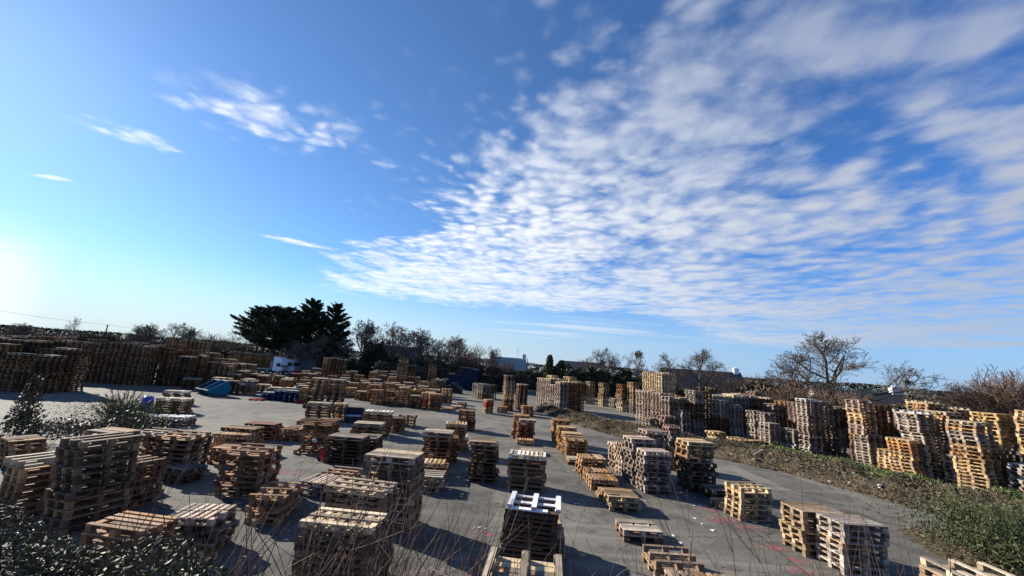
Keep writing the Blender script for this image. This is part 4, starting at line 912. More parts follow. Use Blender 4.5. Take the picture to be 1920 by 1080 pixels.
def cypress_clumps(rg, lo, hi, wlo, whi, n):
    out = []
    for i in range(n):
        z = lo+(hi-lo)*rg.random(); wd = (wlo+(whi-wlo)*(1-abs((z-lo)/(hi-lo)-.45)*1.2)); x = rg.uniform(-wd, wd)
        out.append((x, z, .055+.06*rg.random(), .022+.022*rg.random()))
    return out
def cypress(label, cx, ty, wpx, d, seed, n, zlo, env, rise):
    """Dark cypress: trunk, rising limbs and flat pointed sprays of foliage along them."""
    x, y = spot(cx, d); H = topz(cx, ty, d); Wd = wpx*d/727.5; rg = np.random.default_rng(seed)
    t = thing('cypress_tree', label, 'tree', (x, y, 0), 0, 'dark cypresses behind the lorries'); a, c = MB(), MB(); P = []
    a.tube([(0, 0, -.1), (.2, 0, H*.3), (0, .1, H*.6), (.1, 0, H*.93)], [.62, .5, .34, .08], 8, cap=False)
    for k in range(n):
        z = zlo+(1-zlo)*(k+rg.random())/n; az = k*2.4+rg.normal(0, .3); L = max(.9, Wd*.5*env(z)*(.75+.4*rg.random())); d_ = np.array([math.cos(az), math.sin(az)*.8, 0]); up = rise*(.6+.8*rg.random())
        p0 = np.array([0, 0, max(.1, z-.10)*H]); tip = p0+d_*L+np.array([0, 0, min(.99*H-p0[2], up*L+.05*H)]); mid_ = (p0+tip)/2+np.array([0, 0, -.08*L])
        a.tube([p0, mid_, tip], [.13, .09, .02], 4, cap=False); m_ = int(150+60*L)
        u = .30+.70*rg.random(m_)**.8; ctr = ((1-u)**2)[:, None]*p0+(2*u*(1-u))[:, None]*mid_+(u**2)[:, None]*tip
        wid = (.10+.30*np.sin(np.pi*np.clip((u-.25)/.8, 0, 1)))*min(L, 4.5)*.74; side = np.array([-d_[1], d_[0], 0])
        P.append(ctr+side*(rg.normal(0, .55, m_)*wid)[:, None]+np.array([0, 0, 1])*(rg.normal(0, .16, m_)*wid+.10*wid)[:, None]+d_*(rg.normal(0, .25, m_)*wid)[:, None])
        for q in range(4):                                  # pointed sprays along the limb's end
            s0 = ctr[rg.integers(m_)]; dd = d_*rg.uniform(.3, 1)+side*rg.normal(0, .5)+np.array([0, 0, rg.uniform(.1, .7)]); LL = .5+.7*rg.random(); uu = rg.random(26)
            P.append(s0+dd*LL*uu[:, None]+rg.normal(0, .10, (26, 3))*(1.1-uu)[:, None])
    leafcloud(c, np.concatenate(P), .15, rg, asp=1.5, flat_=.5); a.build('trunk', M_BARK, t); c.build('crown', M_CEDAR, t)
cypress('flat-topped dark cypress, the westernmost of the evergreen group', 516, 574, 142, 92, 5, 96, .40, lambda z: .55+.5*math.sin(math.pi*min(1, (z-.38)/.62)**.8)-.25*max(0, z-.88)/.12, .16)
cypress('tallest ragged dark cypress in the middle of the evergreen group', 580, 558, 116, 95, 9, 92, .24, lambda z: (1.05-z)**.62*1.02 if z > .35 else .75, .30)
cypress('layered dark cypress with side plumes, the easternmost of its group', 624, 566, 104, 92, 4, 88, .22, lambda z: (1.05-z)**.62*1.05 if z > .3 else .85, .22)
def mound_clumps(rg, n): return [(rg.uniform(-.45, .45), .15+.75*rg.random()*(1-.6*abs(rg.normal(0, .35))), .10+.07*rg.random(), .10+.08*rg.random()) for _ in range(n)]
EV = [('holly_tree', 1056, 669, 48, 72, M_DKGREEN, 'rounded dark evergreen left of the dark house gable', 7000), ('holly_tree', 1108, 682, 78, 70, M_HEDGE, 'broad dark evergreen under the crooked bare oak', 7000), ('holly_tree', 1172, 692, 66, 70, M_HEDGE, 'ivy-dark evergreen mass beside the slim orange stacks', 6000),
 ('conifer', 737, 664, 40, 80, M_CEDAR, 'dark conical evergreen in front of the dark roof', 6000), ('ivy_tree', 705, 640, 56, 84, M_HEDGE, 'ivy-covered dark trunk mass beside the upright bare tree', 7000), ('evergreen_bush', 668, 672, 46, 78, M_CEDAR, 'black-green bush beside the three tall brown stacks', 6000)]
for nm, cx, ty, wpx, d, m_, lab, n in EV:
    x, y = spot(cx, d); rg = np.random.default_rng(cx); clump_tree(nm, lab, 'tree' if 'bush' not in nm else 'bush', x, y, topz(cx, ty, d), wpx*d/727.5, m_, mound_clumps(rg, 30), .2, n, None, .2)
HB = [('bramble_bush', 770, 672, 110, 80, M_BRAMB, 'bramble thicket behind the orange pallet tower'), ('bramble_bush', 840, 672, 110, 82, M_BRAMB, 'bramble thicket towering behind the blue stacks'), ('bramble_bush', 905, 684, 90, 84, M_BRAMB, 'brown bramble bush at the end of the hedge, by the stone house'), ('bramble_bush', 965, 690, 90, 78, M_BRAMB, 'brown bramble bush before the stone house gable'),
 ('bramble_bush', 1020, 697, 70, 88, M_BRAMB, 'low brown bush beside the grey pole'), ('bramble_bush', 1440, 712, 130, 56, M_BRAMB, 'brown bramble mass beside the pallet wall'), ('bramble_bush', 1540, 738, 130, 52, M_BRAMB, 'brown bramble mass under the slate roof'), ('bramble_bush', 1680, 748, 130, 58, M_BRAMB, 'brown scrub below the pale slender tree'), ('bramble_bush', 1760, 742, 120, 62, M_BRAMB, 'brown scrub at the foot of the dense thicket'), ('bramble_bush', 1860, 742, 150, 50, M_BRAMB, 'russet scrub filling the foot of the east thicket'),
 ('bramble_bush', 1260, 720, 170, 78, M_BRAMB, 'dark scrub below the long barn roof'), ('bramble_bush', 612, 672, 130, 97, M_HEDGE, 'dark hedge under the cypresses'), ('bramble_bush', 470, 650, 110, 98, M_HEDGE, 'dark hedge west of the cypresses')]
for nm, cx, ty, wpx, d, m_, lab in HB:
    x, y = spot(cx, d); rg = np.random.default_rng(cx+1); clump_tree(nm, lab, 'bush', x, y, topz(cx, ty, d), wpx*d/727.5, m_, mound_clumps(rg, 40), .20, 6500, 'scrub round the yard edge', .08)
def wood(name, pts, h0, h1, mat, n, leaf, seed):
    rg = np.random.default_rng(seed); P = lerp_path(pts, 60); b = MB(); u = rg.random(n)*59; i = u.astype(int); q = P[i]*(1-(u-i))[:, None]+P[np.minimum(i+1, 59)]*(u-i)[:, None]
    hh = np.array([h0+(h1-h0)*(.5+.5*mnoise.noise((k*.35, seed, 0))) for k in u]); z = hh*(1-rg.random(n)**1.8*1.0)
    leafcloud(b, np.stack([q[:, 0]+rg.normal(0, 1.0, n), q[:, 1]+rg.normal(0, 3.0, n), z], 1), leaf, rg, asp=1.6)
    for k in range(n//90):
        j = rg.integers(59); p = P[j]+rg.normal(0, 1.5, 2); h = (h0+h1)/2*(.7+.6*rg.random())
        b.tube([(p[0], p[1], 0), (p[0]+rg.normal(0, .5), p[1], h*.6), (p[0]+rg.normal(0, 1), p[1], h)], [.12, .08, .03], 3, cap=False)
    tag(b.build(name, mat), kind='stuff')
wood('far_woods', [(-190, 125), (-140, 118), (-100, 116), (-72, 116), (-50, 120)], 3.0, 7.0, M_BRAMB, 34000, .28, 4)
wood('distant_woods', [(-40, 200), (10, 190), (60, 170), (120, 150), (190, 140)], 3.5, 6, M_HEDGE, 26000, .38, 6)
wood('distant_woods', [(-420, 260), (-260, 300), (-60, 320), (120, 320), (330, 300), (560, 300)], 8, 12, M_HEDGE, 30000, .8, 9)

# ------------------------------------------------------------------ houses, poles, cable
def house(name, label, x, y, rz, L, D, eave, ridge, wallm, roofm, chims, wins):
    t = thing(name, label, 'house', (x, y, 0), rz); b = MB()
    b.prism([(-L/2, 0), (L/2, 0), (L/2, eave), (-L/2, eave)], -D/2, D/2)
    for s in (-1, 1):
        b.raw([(s*L/2, -D/2, eave), (s*L/2, D/2, eave), (s*L/2, 0.05, ridge-.12), (s*L/2, -.05, ridge-.12)], [(0, 1, 2, 3) if s > 0 else (3, 2, 1, 0)])
    b.build('wall', wallm, t); b = MB(); e = .3; sl_ = (ridge-eave)/(D/2)
    for s in (-1, 1):
        p = [(-L/2-.15, s*(D/2+e), eave-e*sl_), (L/2+.15, s*(D/2+e), eave-e*sl_), (L/2+.15, 0, ridge), (-L/2-.15, 0, ridge)]
        q = [(a_, c_, z_+.14) for a_, c_, z_ in p]; v = p+q
        b.raw(v, [(0, 1, 2, 3), (7, 6, 5, 4), (0, 4, 5, 1), (1, 5, 6, 2), (2, 6, 7, 3), (3, 7, 4, 0)])
    rf = b.build('roof', roofm, t)
    for cxx, hh, m_ in chims:
        b = MB(); b.box(cxx-.45, -.4, ridge-.9, cxx+.45, .4, ridge+hh); b.box(cxx-.52, -.47, ridge+hh, cxx+.52, .47, ridge+hh+.12)
        b.cbox((cxx-.18, 0, ridge+hh+.27), (.2, .2, .3)); b.cbox((cxx+.2, 0, ridge+hh+.27), (.2, .2, .3)); b.build('chimney', m_, rf)
    for wx, wz in wins:
        b = MB(); b.box(wx-.5, -D/2-.03, wz, wx+.5, -D/2+.05, wz+1.2); f = b.build('window', M_OFFW, t); b = MB(); b.box(wx-.42, -D/2-.05, wz+.08, wx+.42, -D/2-.02, wz+1.12); b.build('pane', M_GLASS, f)
    return t
x, y = spot(962, 98); r_ = topz(962, 673, 98); house('stone_house', 'pale gabled stone house with two chimneys beyond the hedge', x, y, R(4), 8.5, 7, r_-3.2, r_, M_RENDER, flat('pale_slate', (.33, .32, .30), .9, .12, 2, .1), [(-4.0, .9, M_STONE), (3.9, .9, M_OFFW)], [(-2, 3.0), (1.5, 3.0)])
x, y = spot(1102, 92); r_ = topz(1102, 681.5, 92); house('dark_house', 'brown-roofed house half hidden by evergreens', x, y, R(-3), 9.5, 7, r_-3, r_, M_STONE, flat('brown_roof', (.10, .08, .07), .85, .2, 2), [(4.4, .5, M_STONE)], [(0, 2.5)])
x, y = spot(1318, 84); r_ = topz(1318, 697, 84); house('long_barn', 'long dark-roofed barn with a white chimney at its east end', x, y, R(-10), 15.5, 9, r_-4.5, r_, M_STONE, M_SLATE, [(7.0, .8, M_WHITE)], [(-4, 1.2), (2, 1.2)])
x, y = spot(1598, 62); r_ = topz(1598, 733, 62); house('slate_house', 'slate-roofed house with a white chimney under the tallest oak', x, y, R(-12), 11.5, 8, max(1.6, r_-3.4), r_, M_RENDER, M_SLATE, [(5.2, .75, M_WHITE)], [(-2, .6)])
x, y = spot(757, 100); r_ = topz(757, 652, 100); house('brown_house', 'dark house with a chimney behind the bare trees', x, y, R(5), 11, 7, r_-3.5, r_, M_STONE, flat('dark_tiles', (.085, .07, .06), .85, .2, 2), [(-4.6, .8, M_STONE)], [(1, 3.0)])
def pole(name, label, cx, ty, d, r, arms, m_):
    x, y = spot(cx, d); h = topz(cx, ty, d); t = thing(name, label, 'pole', (x, y, 0)); b = MB(); b.tube([(0, 0, -.2), (0, 0, h*.5), (0, 0, h)], [r*1.2, r, r*.8], 8); b.build('mast', m_, t)
    for z, L in arms: b = MB(); b.cbox((0, 0, h-z), (L, .06, .06)); b.build('crossarm', m_, t)
    return (x, y, h)
PA = pole('utility_pole', 'wooden pole carrying the cable in the western tree row', 190, 609, 100, .14, [(.3, 1.2)], M_BARK)
pole('utility_pole', 'thin grey pole between the stone house and the evergreens', 998, 673, 96, .10, [(.9, .9)], M_DKMET)
xh, yh = spot(979, 97.5); b = MB(); zc = topz(981, 668, 97.5); b.tube([(0, 0, 0), (0, 0, 1.8)], [.035, .03], 6); b.cbox((0, 0, 1.5), (1.0, .03, .03)); b.cbox((.1, 0, 1.2), (.7, .03, .03)); b.cbox((.35, 0, 1.5), (.03, .5, .03)); b.cbox((-.35, 0, 1.5), (.03, .5, .03))
o = b.build('roof_aerial', M_DKMET); o.location = (xh, yh, zc-.2); tag(o, 'thin television aerial above the stone house chimney', 'aerial')
xa, ya = spot(-140, 78); za = topz(-140, 563, 78); xb, yb = spot(450, 118); zb = topz(450, 640, 118)
pts = [(xa, ya, za)]
for i in range(1, 13):
    t_ = i/12; pts.append((xa+(PA[0]-xa)*t_, ya+(PA[1]-ya)*t_, za+(PA[2]-za)*t_-1.2*math.sin(math.pi*t_)*.4))
for i in range(1, 13):
    t_ = i/12; pts.append((PA[0]+(xb-PA[0])*t_, PA[1]+(yb-PA[1])*t_, PA[2]+(zb-PA[2])*t_-.8*math.sin(math.pi*t_)*.4))
b = MB(); b.tube(pts, [.022]*len(pts), 4, cap=False); tag(b.build('power_cable', M_DKMET), 'single thin overhead cable slung from the wooden pole', 'cable')

# ------------------------------------------------------------------ lorries
def wheel(t, x, y, r=.5, w=.3):
    b = MB(); b.lathe([(r*.62, -w/2), (r*.95, -w/2), (r, -w*.3), (r, w*.3), (r*.95, w/2), (r*.62, w/2)], 18); o = b.build('wheel', M_RUBBER, t); o.location = (x, y, r); o.rotation_euler = (R(90), 0, 0)
    b = MB(); b.lathe([(0, -w*.32), (r*.3, -w*.42), (r*.62, -w*.36), (r*.62, w*.36), (r*.3, w*.42), (0, w*.32)], 14); b.build('rim', M_GREYM, o)
def cab(t, cx, facing, m_, ht):
    """Lorry cab built along +x, front at cx+2.2."""
    s = 1.25; f = facing
    b = MB(); prof = [(0, .75), (2.15, .75), (2.3, 1.0), (2.28, 1.9), (1.95, ht-.55), (1.2, ht-.05), (.5, ht), (0, ht)]
    b.prism([(cx+f*px_, z_) for px_, z_ in prof], -s, s); body = b.build('cab', m_, t)
    for sy in (-1, 1):
        b = MB(); y0, y1 = (s, s+.03) if sy > 0 else (-s-.03, -s); b.prism([(cx+f*px_, z_) for px_, z_ in ((.85, 1.75), (1.95, 1.75), (1.78, 2.62), (.95, 2.62))], y0, y1); b.build('side_window', M_GLASS, body)
        b = MB(); b.prism([(cx+f*px_, z_) for px_, z_ in ((.75, .95), (2.05, .95), (2.05, 1.6), (.75, 1.6))], y0*.995, y1*.995); d_ = b.build('door', m_, body); b = MB(); b.cbox((cx+f*.92, sy*(s+.035), 1.45), (.2, .03, .06)); b.build('handle', M_DKMET, d_)
        b = MB(); b.cbox((cx+f*2.25, sy*(s+.18), 2.1), (.12, .2, .7)); b.build('mirror', M_DKMET, body); b = MB(); b.cbox((cx+f*2.32, sy*.95, 1.0), (.06, .4, .25)); b.build('headlight', M_OFFW, body)
    b = MB(); xa_ = cx+f*2.30; xb_ = cx+f*2.02; th = .05*f
    b.raw([(xa_, -1.1, 1.75), (xa_, 1.1, 1.75), (xb_, 1.1, 2.62), (xb_, -1.1, 2.62), (xa_+th, -1.1, 1.75), (xa_+th, 1.1, 1.75), (xb_+th, 1.1, 2.62), (xb_+th, -1.1, 2.62)], BOXF); b.build('windscreen', M_GLASS, body)
    b = MB(); b.box(min(cx+f*2.05, cx+f*2.42), -1.24, .35, max(cx+f*2.05, cx+f*2.42), 1.24, .95); b.build('bumper', M_RED if m_ is M_OFFW else M_DKMET, body)
    b = MB(); [b.box(min(cx+f*2.31, cx+f*2.36), -.9, 1.15+.17*k, max(cx+f*2.31, cx+f*2.36), .9, 1.24+.17*k) for k in range(3)]; b.build('grille', M_DKMET, body)
tx, ty_ = spot(517, 80)
tx, ty_ = spot(523, 83)
t = thing('articulated_lorry', 'white lorry cab facing east, its flatbed trailer loaded with pallets', 'lorry', (tx, ty_+.6, 0), R(-2)); t.scale = (.88, .88, .88)
cab(t, .3, 1, M_WHITE, 4.05); b = MB(); b.box(-1.3, -.45, .6, 2.2, .45, .85); b.build('chassis', M_DKMET, t)
for wx in (1.75, -.9):
    for wy in (-1.05, 1.05): wheel(t, wx, wy)
b = MB(); [b.cbox((.24, -1.1+.0, 1.6+.28*k), (.08, .3, .12)) for k in range(8)]; b.build('side_grille', M_DKMET, t)
b = MB(); b.box(-11.2, -1.25, 1.0, -.15, 1.25, 1.16); b.box(-11.2, -1.27, .92, -.15, -1.2, 1.2); tr_ = b.build('trailer_bed', M_GREYM, t); b = MB(); b.box(-.24, -1.25, 1.16, -.16, 1.25, 2.9); b.build('headboard', M_OFFW, tr_)
for wx in (-9.9, -8.7, -7.5):
    for wy in (-1.05, 1.05): wheel(t, wx, wy, .48)
tx, ty_ = spot(556, 84)
t = thing('box_lorry', 'grey-white lorry with a dark canvas body parked behind the white one', 'lorry', (tx-2.6, ty_+1.5, 0), R(0))
cab(t, .9, 1, M_OFFW, 3.2); b = MB(); b.box(-.2, -1.2, 1.0, .8, 1.2, 3.5); b.build('deflector', M_TRGREY, t); b = MB(); b.box(.75, -.45, .6, 2.8, .45, .85); b.box(-6, -.45, .6, -.2, .45, .9); b.build('chassis', M_DKMET, t)
b = MB(); b.box(-6.2, -1.27, .95, -.4, 1.27, 3.3); b.build('canvas_body', M_TRGREY, t)
for wx in (2.4, -4.2):
    for wy in (-1.05, 1.05): wheel(t, wx, wy)
tx, ty_ = spot(585, 88); t = thing('box_trailer', 'dark green box trailer standing east of the lorries', 'trailer', (tx, ty_, 0), 0)
b = MB(); b.box(-2.6, -1.25, .95, 2.6, 1.25, 3.05); b.build('body', M_TRGREY, t); b = MB(); b.box(-2.5, -.4, .6, 2.5, .4, .94); b.build('chassis', M_DKMET, t)
for wx in (-1.7, -.6):
    for wy in (-1.05, 1.05): wheel(t, wx, wy, .45)

# ------------------------------------------------------------------ skips, drum, crate, pallet truck
M_RIM = flat('worn_rim_paint', (.26, .28, .30), .8, .2, 6, .15)
def skip(name, label, x, y, rz, sc, m_, inner):
    t = thing(name, label, 'skip', (x, y, 0), rz); b = MB(); W_, T_ = .66, .035
    prof = [(-.62, .18), (.75, .18), (1.05, .80), (.55, 1.50), (-.98, .60)]; prof = [(p*sc, q*sc) for p, q in prof]
    for y0, y1 in ((-W_, -W_+T_), (W_-T_, W_)): b.prism(prof, y0, y1)
    def plate(p, q):
        d = np.array([q[0]-p[0], q[1]-p[1]]); n_ = np.array([-d[1], d[0]])/np.linalg.norm(d)*T_; b.prism([p, q, (q[0]+n_[0], q[1]+n_[1]), (p[0]+n_[0], p[1]+n_[1])], -W_+T_, W_-T_)
    for i, j in ((0, 1), (1, 2), (2, 3), (4, 0)): plate(prof[i], prof[j])
    body = b.build('tub', m_, t); b = MB()
    a_, c_ = np.array(prof[4]), np.array(prof[3])
    for yy in (-W_, W_): b.tube([(a_[0], yy, a_[1]), (c_[0], yy, c_[1])], [.045]*2, 4)
    for e in (a_, c_): b.tube([(e[0], -W_, e[1]), (e[0], W_, e[1])], [.045]*2, 4)
    b.build('rim', M_RIM, body); b = MB()
    for yy in (-.5*sc, .5*sc): b.box(-.8*sc, yy-.1, 0.0, .8*sc, yy+.1, .16*sc)
    b.build('base_frame', M_DKMET, t); b = MB()
    for q_ in range(5): b.box(.1*sc+.12*q_*sc-.02, -W_+.06, (.30+.17*q_)*sc, .1*sc+.12*q_*sc+.05, W_-.06, (.38+.17*q_)*sc)
    b.build('rib', inner, body); return t
skip('tipping_skip', 'open tipping skip with pale inside, its sloping mouth to the west', -29.5, 38.75, R(58), .92, M_NAVY, M_OFFW)
skip('tipping_skip', 'open tipping skip with a bright teal side panel', -28.2, 37.95, R(58), .95, M_TEAL, M_DKMET)
skip('black_skip', 'low black tipping skip at the end of the pallet field', -9.0, 63.5, R(170), 1.1, M_BLACKP, M_BLACKP)
t = thing('plastic_drum', 'upright bright blue plastic drum against the wide cream-slatted stack', 'drum', (-24.75, 27.2, 0)); b = MB()
b.lathe([(0, 0), (.30, 0), (.33, .05), (.34, .35), (.345, .6), (.30, .84), (.20, .93), (0, .94)], 20); b.build('body', M_BLUEP, t, True); b = MB(); b.lathe([(.346, .40), (.36, .42), (.36, .46), (.346, .48)], 20); b.build('hoop', M_BLUEP, t); b = MB(); b.lathe([(0, .93), (.07, .93), (.07, .98), (0, .98)], 10); b.build('cap', M_DKMET, t)
t = thing('open_crate', 'black open-fronted plastic crate holding a pale sheet beside the orange stack', 'crate', (-11.1, 28.6, 0), R(14)); b = MB()
b.box(-.6, -.45, .12, .6, .45, .16); b.box(-.6, .41, .16, .6, .45, .95); b.box(-.6, -.45, .16, -.56, .41, .95); b.box(.56, -.45, .16, .6, .41, .95)
b.box(-.6, -.45, .16, .6, -.41, .4); b.build('body', M_BLACKP, t); b = MB(); [b.box(u_-.06, -.42, 0, u_+.06, .42, .12) for u_ in (-.5, 0, .5)]; b.build('foot_rail', M_BLACKP, t); b = MB(); b.box(-.5, -.38, .42, .5, .36, .46); b.build('sheet', M_OFFW, t)
t = thing('pallet_truck', 'red hand pallet truck with its handle up beside the dark wide stack', 'pallet truck', (-7.98, 17.8, 0), R(0)); b = MB()
for yy in (-.2, .2): b.box(.15, yy-.07, .075, 1.2, yy+.07, .12)
b.box(.0, -.27, .075, .2, .27, .16); b.build('fork', M_RED, t); b = MB(); b.box(-.08, -.14, .1, .06, .14, .42); b.box(-.16, -.08, .2, -.08, .08, .5); b.build('pump_body', M_RED, t)
b = MB(); b.tube([(-.12, 0, .42), (-.30, 0, .60), (-.46, 0, .74)], [.025, .022, .022], 8); h_ = b.build('tiller', M_RED, t); b = MB(); b.tube([(-.47, -.13, .76), (-.55, -.13, .83), (-.55, .13, .83), (-.47, .13, .76), (-.46, 0, .74), (-.47, -.13, .76)], [.018]*6, 6); b.build('grip', M_WHITE, h_)
for yy in (-.1, .1): b = MB(); b.lathe([(0, -.03), (.09, -.03), (.09, .03), (0, .03)], 14); o = b.build('wheel', M_RUBBER, t); o.location = (-.12, yy, .09); o.rotation_euler = (R(90), 0, 0)
for yy in (-.2, .2): b = MB(); b.lathe([(0, -.04), (.04, -.04), (.04, .04), (0, .04)], 10); o = b.build('roller', M_RUBBER, t); o.location = (1.1, yy, .04); o.rotation_euler = (R(90), 0, 0)

# ------------------------------------------------------------------ two workers half hidden among the stacks
def person(x, y, rz, label, turn):
    t = thing('person', label, 'person', (x, y, 0), rz); 
    sk = bpy.data.meshes.new('body'); J = dict(pel=(0, 0, .95), sp=(0, 0, 1.15), ch=(0, 0, 1.36), nk=(0, .0, 1.50), hd=(0, -.02, 1.60), ht=(0, -.02, 1.74),
      sl=(-.19, 0, 1.43), el=(-.26, -.03, 1.15), wl=(-.22, -.22, 1.02), hl=(-.20, -.30, 1.0), sr=(.19, 0, 1.43), er=(.27, -.02, 1.14), wr=(.24, -.16, .93), hr=(.23, -.24, .90),
      ll=(-.10, 0, .90), kl=(-.12, -.02, .49), al=(-.12, .02, .09), fl=(-.13, -.14, .04), lr=(.10, 0, .90), kr=(.12, -.03, .49), ar=(.13, .0, .09), fr=(.14, -.16, .04))
    E = [('pel', 'sp'), ('sp', 'ch'), ('ch', 'nk'), ('nk', 'hd'), ('hd', 'ht'), ('ch', 'sl'), ('sl', 'el'), ('el', 'wl'), ('wl', 'hl'), ('ch', 'sr'), ('sr', 'er'), ('er', 'wr'), ('wr', 'hr'), ('pel', 'll'), ('ll', 'kl'), ('kl', 'al'), ('al', 'fl'), ('pel', 'lr'), ('lr', 'kr'), ('kr', 'ar'), ('ar', 'fr')]
    Rr = dict(pel=(.15, .11), sp=(.14, .10), ch=(.15, .11), nk=(.055, .055), hd=(.085, .10), ht=(.06, .07), sl=(.06,)*2, el=(.045,)*2, wl=(.033,)*2, hl=(.035, .025), sr=(.06,)*2, er=(.045,)*2, wr=(.033,)*2, hr=(.035, .025), ll=(.09,)*2, kl=(.062,)*2, al=(.045,)*2, fl=(.045, .035), lr=(.09,)*2, kr=(.062,)*2, ar=(.045,)*2, fr=(.045, .035))
    ks = list(J); sk.from_pydata([J[k] for k in ks], [(ks.index(a_), ks.index(c_)) for a_, c_ in E], [])
    o = link(bpy.data.objects.new('body', sk), t); md = o.modifiers.new('skin', 'SKIN')
    for i, k in enumerate(ks): sk.skin_vertices[0].data[i].radius = Rr[k]
    sk.skin_vertices[0].data[0].use_root = True
    o.modifiers.new('sub', 'SUBSURF').levels = 2; o.modifiers['sub'].render_levels = 2
    sk.materials.append(M_SKIN); md.use_smooth_shade = True
    def shell(name, m_, prof, k=16):
        b = MB(); b.lathe([(r_, z_) for r_, z_ in prof], k); v = np.concatenate(b.v); v[:, 1] *= .74; b.v = [v]; return b.build(name, m_, t, True)
    shell('hi_vis_vest', M_HIVIS, [(.175, .92), (.18, 1.0), (.17, 1.15), (.19, 1.32), (.20, 1.40), (.16, 1.46), (.08, 1.49)])
    for s in (-1, 1):
        b = MB(); b.tube([(s*.19, 0, 1.44), (s*.235, -.02, 1.28), (s*.265, -.03, 1.14)], [.075, .066, .058], 10); b.build('sleeve', M_NAVYC, t, True)
        b = MB(); b.tube([(s*.09, 0, .97), (s*.11, -.015, .7), (s*.12, -.025, .48), (s*.125, .015, .12)], [.115, .098, .078, .066], 12); b.build('trouser_leg', M_NAVYC, t, True)
    b = MB(); q = np.array([(0, 0)]); b.lathe([(.10, 1.66), (.108, 1.70), (.10, 1.76), (.065, 1.80), (0, 1.815)], 14, (0, .005, 0)); b.build('hair', M_HAIR, t, True)
person(-11.05, 45.2, R(150), 'person in a yellow-green vest standing among the front stacks of the field', 0)
person(-25.0, 52.3, R(200), 'person in a pale yellow vest below the three tall brown stacks', 0)

# ------------------------------------------------------------------ shrubs of the yard edge
def stems_mesh(rg, n, base_r, H, lean, r, branch, leanx=0.0, leany=0.0, k=4, curve=.25, z0=0.0, lim=9.0):
    b = MB()
    for _ in range(n):
        a = rg.random()*6.283; p = np.array([base_r*math.sqrt(rg.random())*math.cos(a)*1.6, base_r*math.sqrt(rg.random())*math.sin(a), -.1]); h = H*(.55+.55*rg.random())
        d = np.array([leanx+rg.normal(0, lean), leany+rg.normal(0, lean*.6), 1.0]); bend = rg.normal(0, curve, 3)*(1, 1, .3); pts = [p]; N_ = 8
        for i in range(N_):
            d = d/np.linalg.norm(d)+bend/N_+rg.normal(0, .035, 3); pts.append(pts[-1]+d/np.linalg.norm(d)*h/N_)
        if pts[-1][2]+z0 > lim or min(q[1] for q in pts) < -.6 or abs(pts[-1][0]) > 1.35: continue
        rr = r*(.55+.7*rg.random()); b.tube(pts, [rr*(1-.75*i/N_) for i in range(N_+1)], k, cap=False)
        for _b in range(int(branch*rg.random()*2)):
            j = 3+rg.integers(N_-3); q = np.array(pts[j]); dd = np.array(pts[j])-np.array(pts[j-1]); dd = dd/np.linalg.norm(dd)+rg.normal(0, .45, 3); L = h*(.12+.25*rg.random()); pp = [q]
            for i in range(4):
                dd = dd/np.linalg.norm(dd)+rg.normal(0, .08, 3)+(0, 0, .06); pp.append(pp[-1]+dd/np.linalg.norm(dd)*L/4)
            if pp[-1][2]+z0 > lim or min(q[1] for q in pp) < -.6: continue
            b.tube(pp, [rr*.5*(1-.7*i/4) for i in range(5)], 3, cap=False)
    return b
def bankz(x, y): return 2.75 if y < -.3 else max(0, 2.75-.60*(y+.3))
SH = [(-2.65, 2.9, 60, 3.35, .42, .14, 'sprawling bare stems leaning over the bright-topped low stack'), (-2.2, 2.9, 90, 3.45, .46, .14, 'dense bare stems leaning east before the bulky reddish stack'), (-1.7, 2.9, 90, 3.4, .42, .14, 'tangle of arching bare stems left of the grid-topped stack'), (-1.15, 3.0, 80, 3.2, .32, .14, 'arching bare stems right in front of the grid-topped stack'),
 (-.2, 3.3, 20, 2.75, .12, .14, 'thin bare stems between the grid-topped and the white-capped stacks'), (.35, 3.5, 13, 2.7, -.05, .14, 'a few upright bare stems before the grey upturned stack'), (1.0, 3.7, 7, 2.6, .15, .2, 'sparse slanting bare stems over the open tarmac'), (1.75, 3.5, 14, 2.75, -.15, .15, 'reddish bare stems fanning out near the upturned yellow pair'), (2.3, 3.6, 22, 2.9, -.10, .15, 'reddish branching bare stems before the yellow upturned stack'), (2.95, 3.6, 22, 3.05, .05, .15, 'tall reddish branching stems before the two pale stacks'), (3.5, 3.7, 18, 2.95, .12, .15, 'reddish branching stems just west of the weathered upturned stack'), (4.1, 3.9, 9, 2.6, .10, .2, 'loose bare stems over the weathered upturned stack')]
for i, (x, y, n, H, lx, ln, lab) in enumerate(SH):
    rg = np.random.default_rng(100+i); z = bankz(x, y); left = x < .8
    b = stems_mesh(rg, int(n*1.7), .30, H-.15*(z-.7), ln+.08, (.0080 if x < -.5 else .0062) if left else .0074, 2.6 if left else 3.6, lx, .10, 4, .40 if left else .22, z, 3.62 if left else 3.9)
    o = b.build('bare_shrub', M_STEM); o.location = (x, y, z); tag(o, lab, 'shrub', 'bare shrubs on the bank')
def glossy_shrub(name, label, pts_, sz, stems, loc, mat=M_LAUREL, cat='shrub', asp=1.0):
    t = thing(name, label, cat, loc); c = MB(); rg = np.random.default_rng(int(abs(loc[0]*100))); leafcloud(c, pts_, sz, rg, asp=asp); a = MB()
    for s in stems: a.tube(s, [.018, .012, .006], 5, cap=False)
    a.build('stems', M_BARK, t); c.build('foliage', mat, t)
rg = np.random.default_rng(33)
def hedge_pts(n, cx, cy, rx, ry, zt):
    out = []
    while len(out) < n:
        x = rg.uniform(-1, 1); y = rg.uniform(-1, 1); r2 = x*x+y*y
        if r2 > 1: continue
        top = zt*(1-.30*r2**2)+.10*mnoise.noise((x*3, y*3, cx)); out.append((x*rx, y*ry, top-abs(rg.normal(0, .10))-(.25*rg.random() if rg.random() < .3 else 0)))
    return np.array(out)
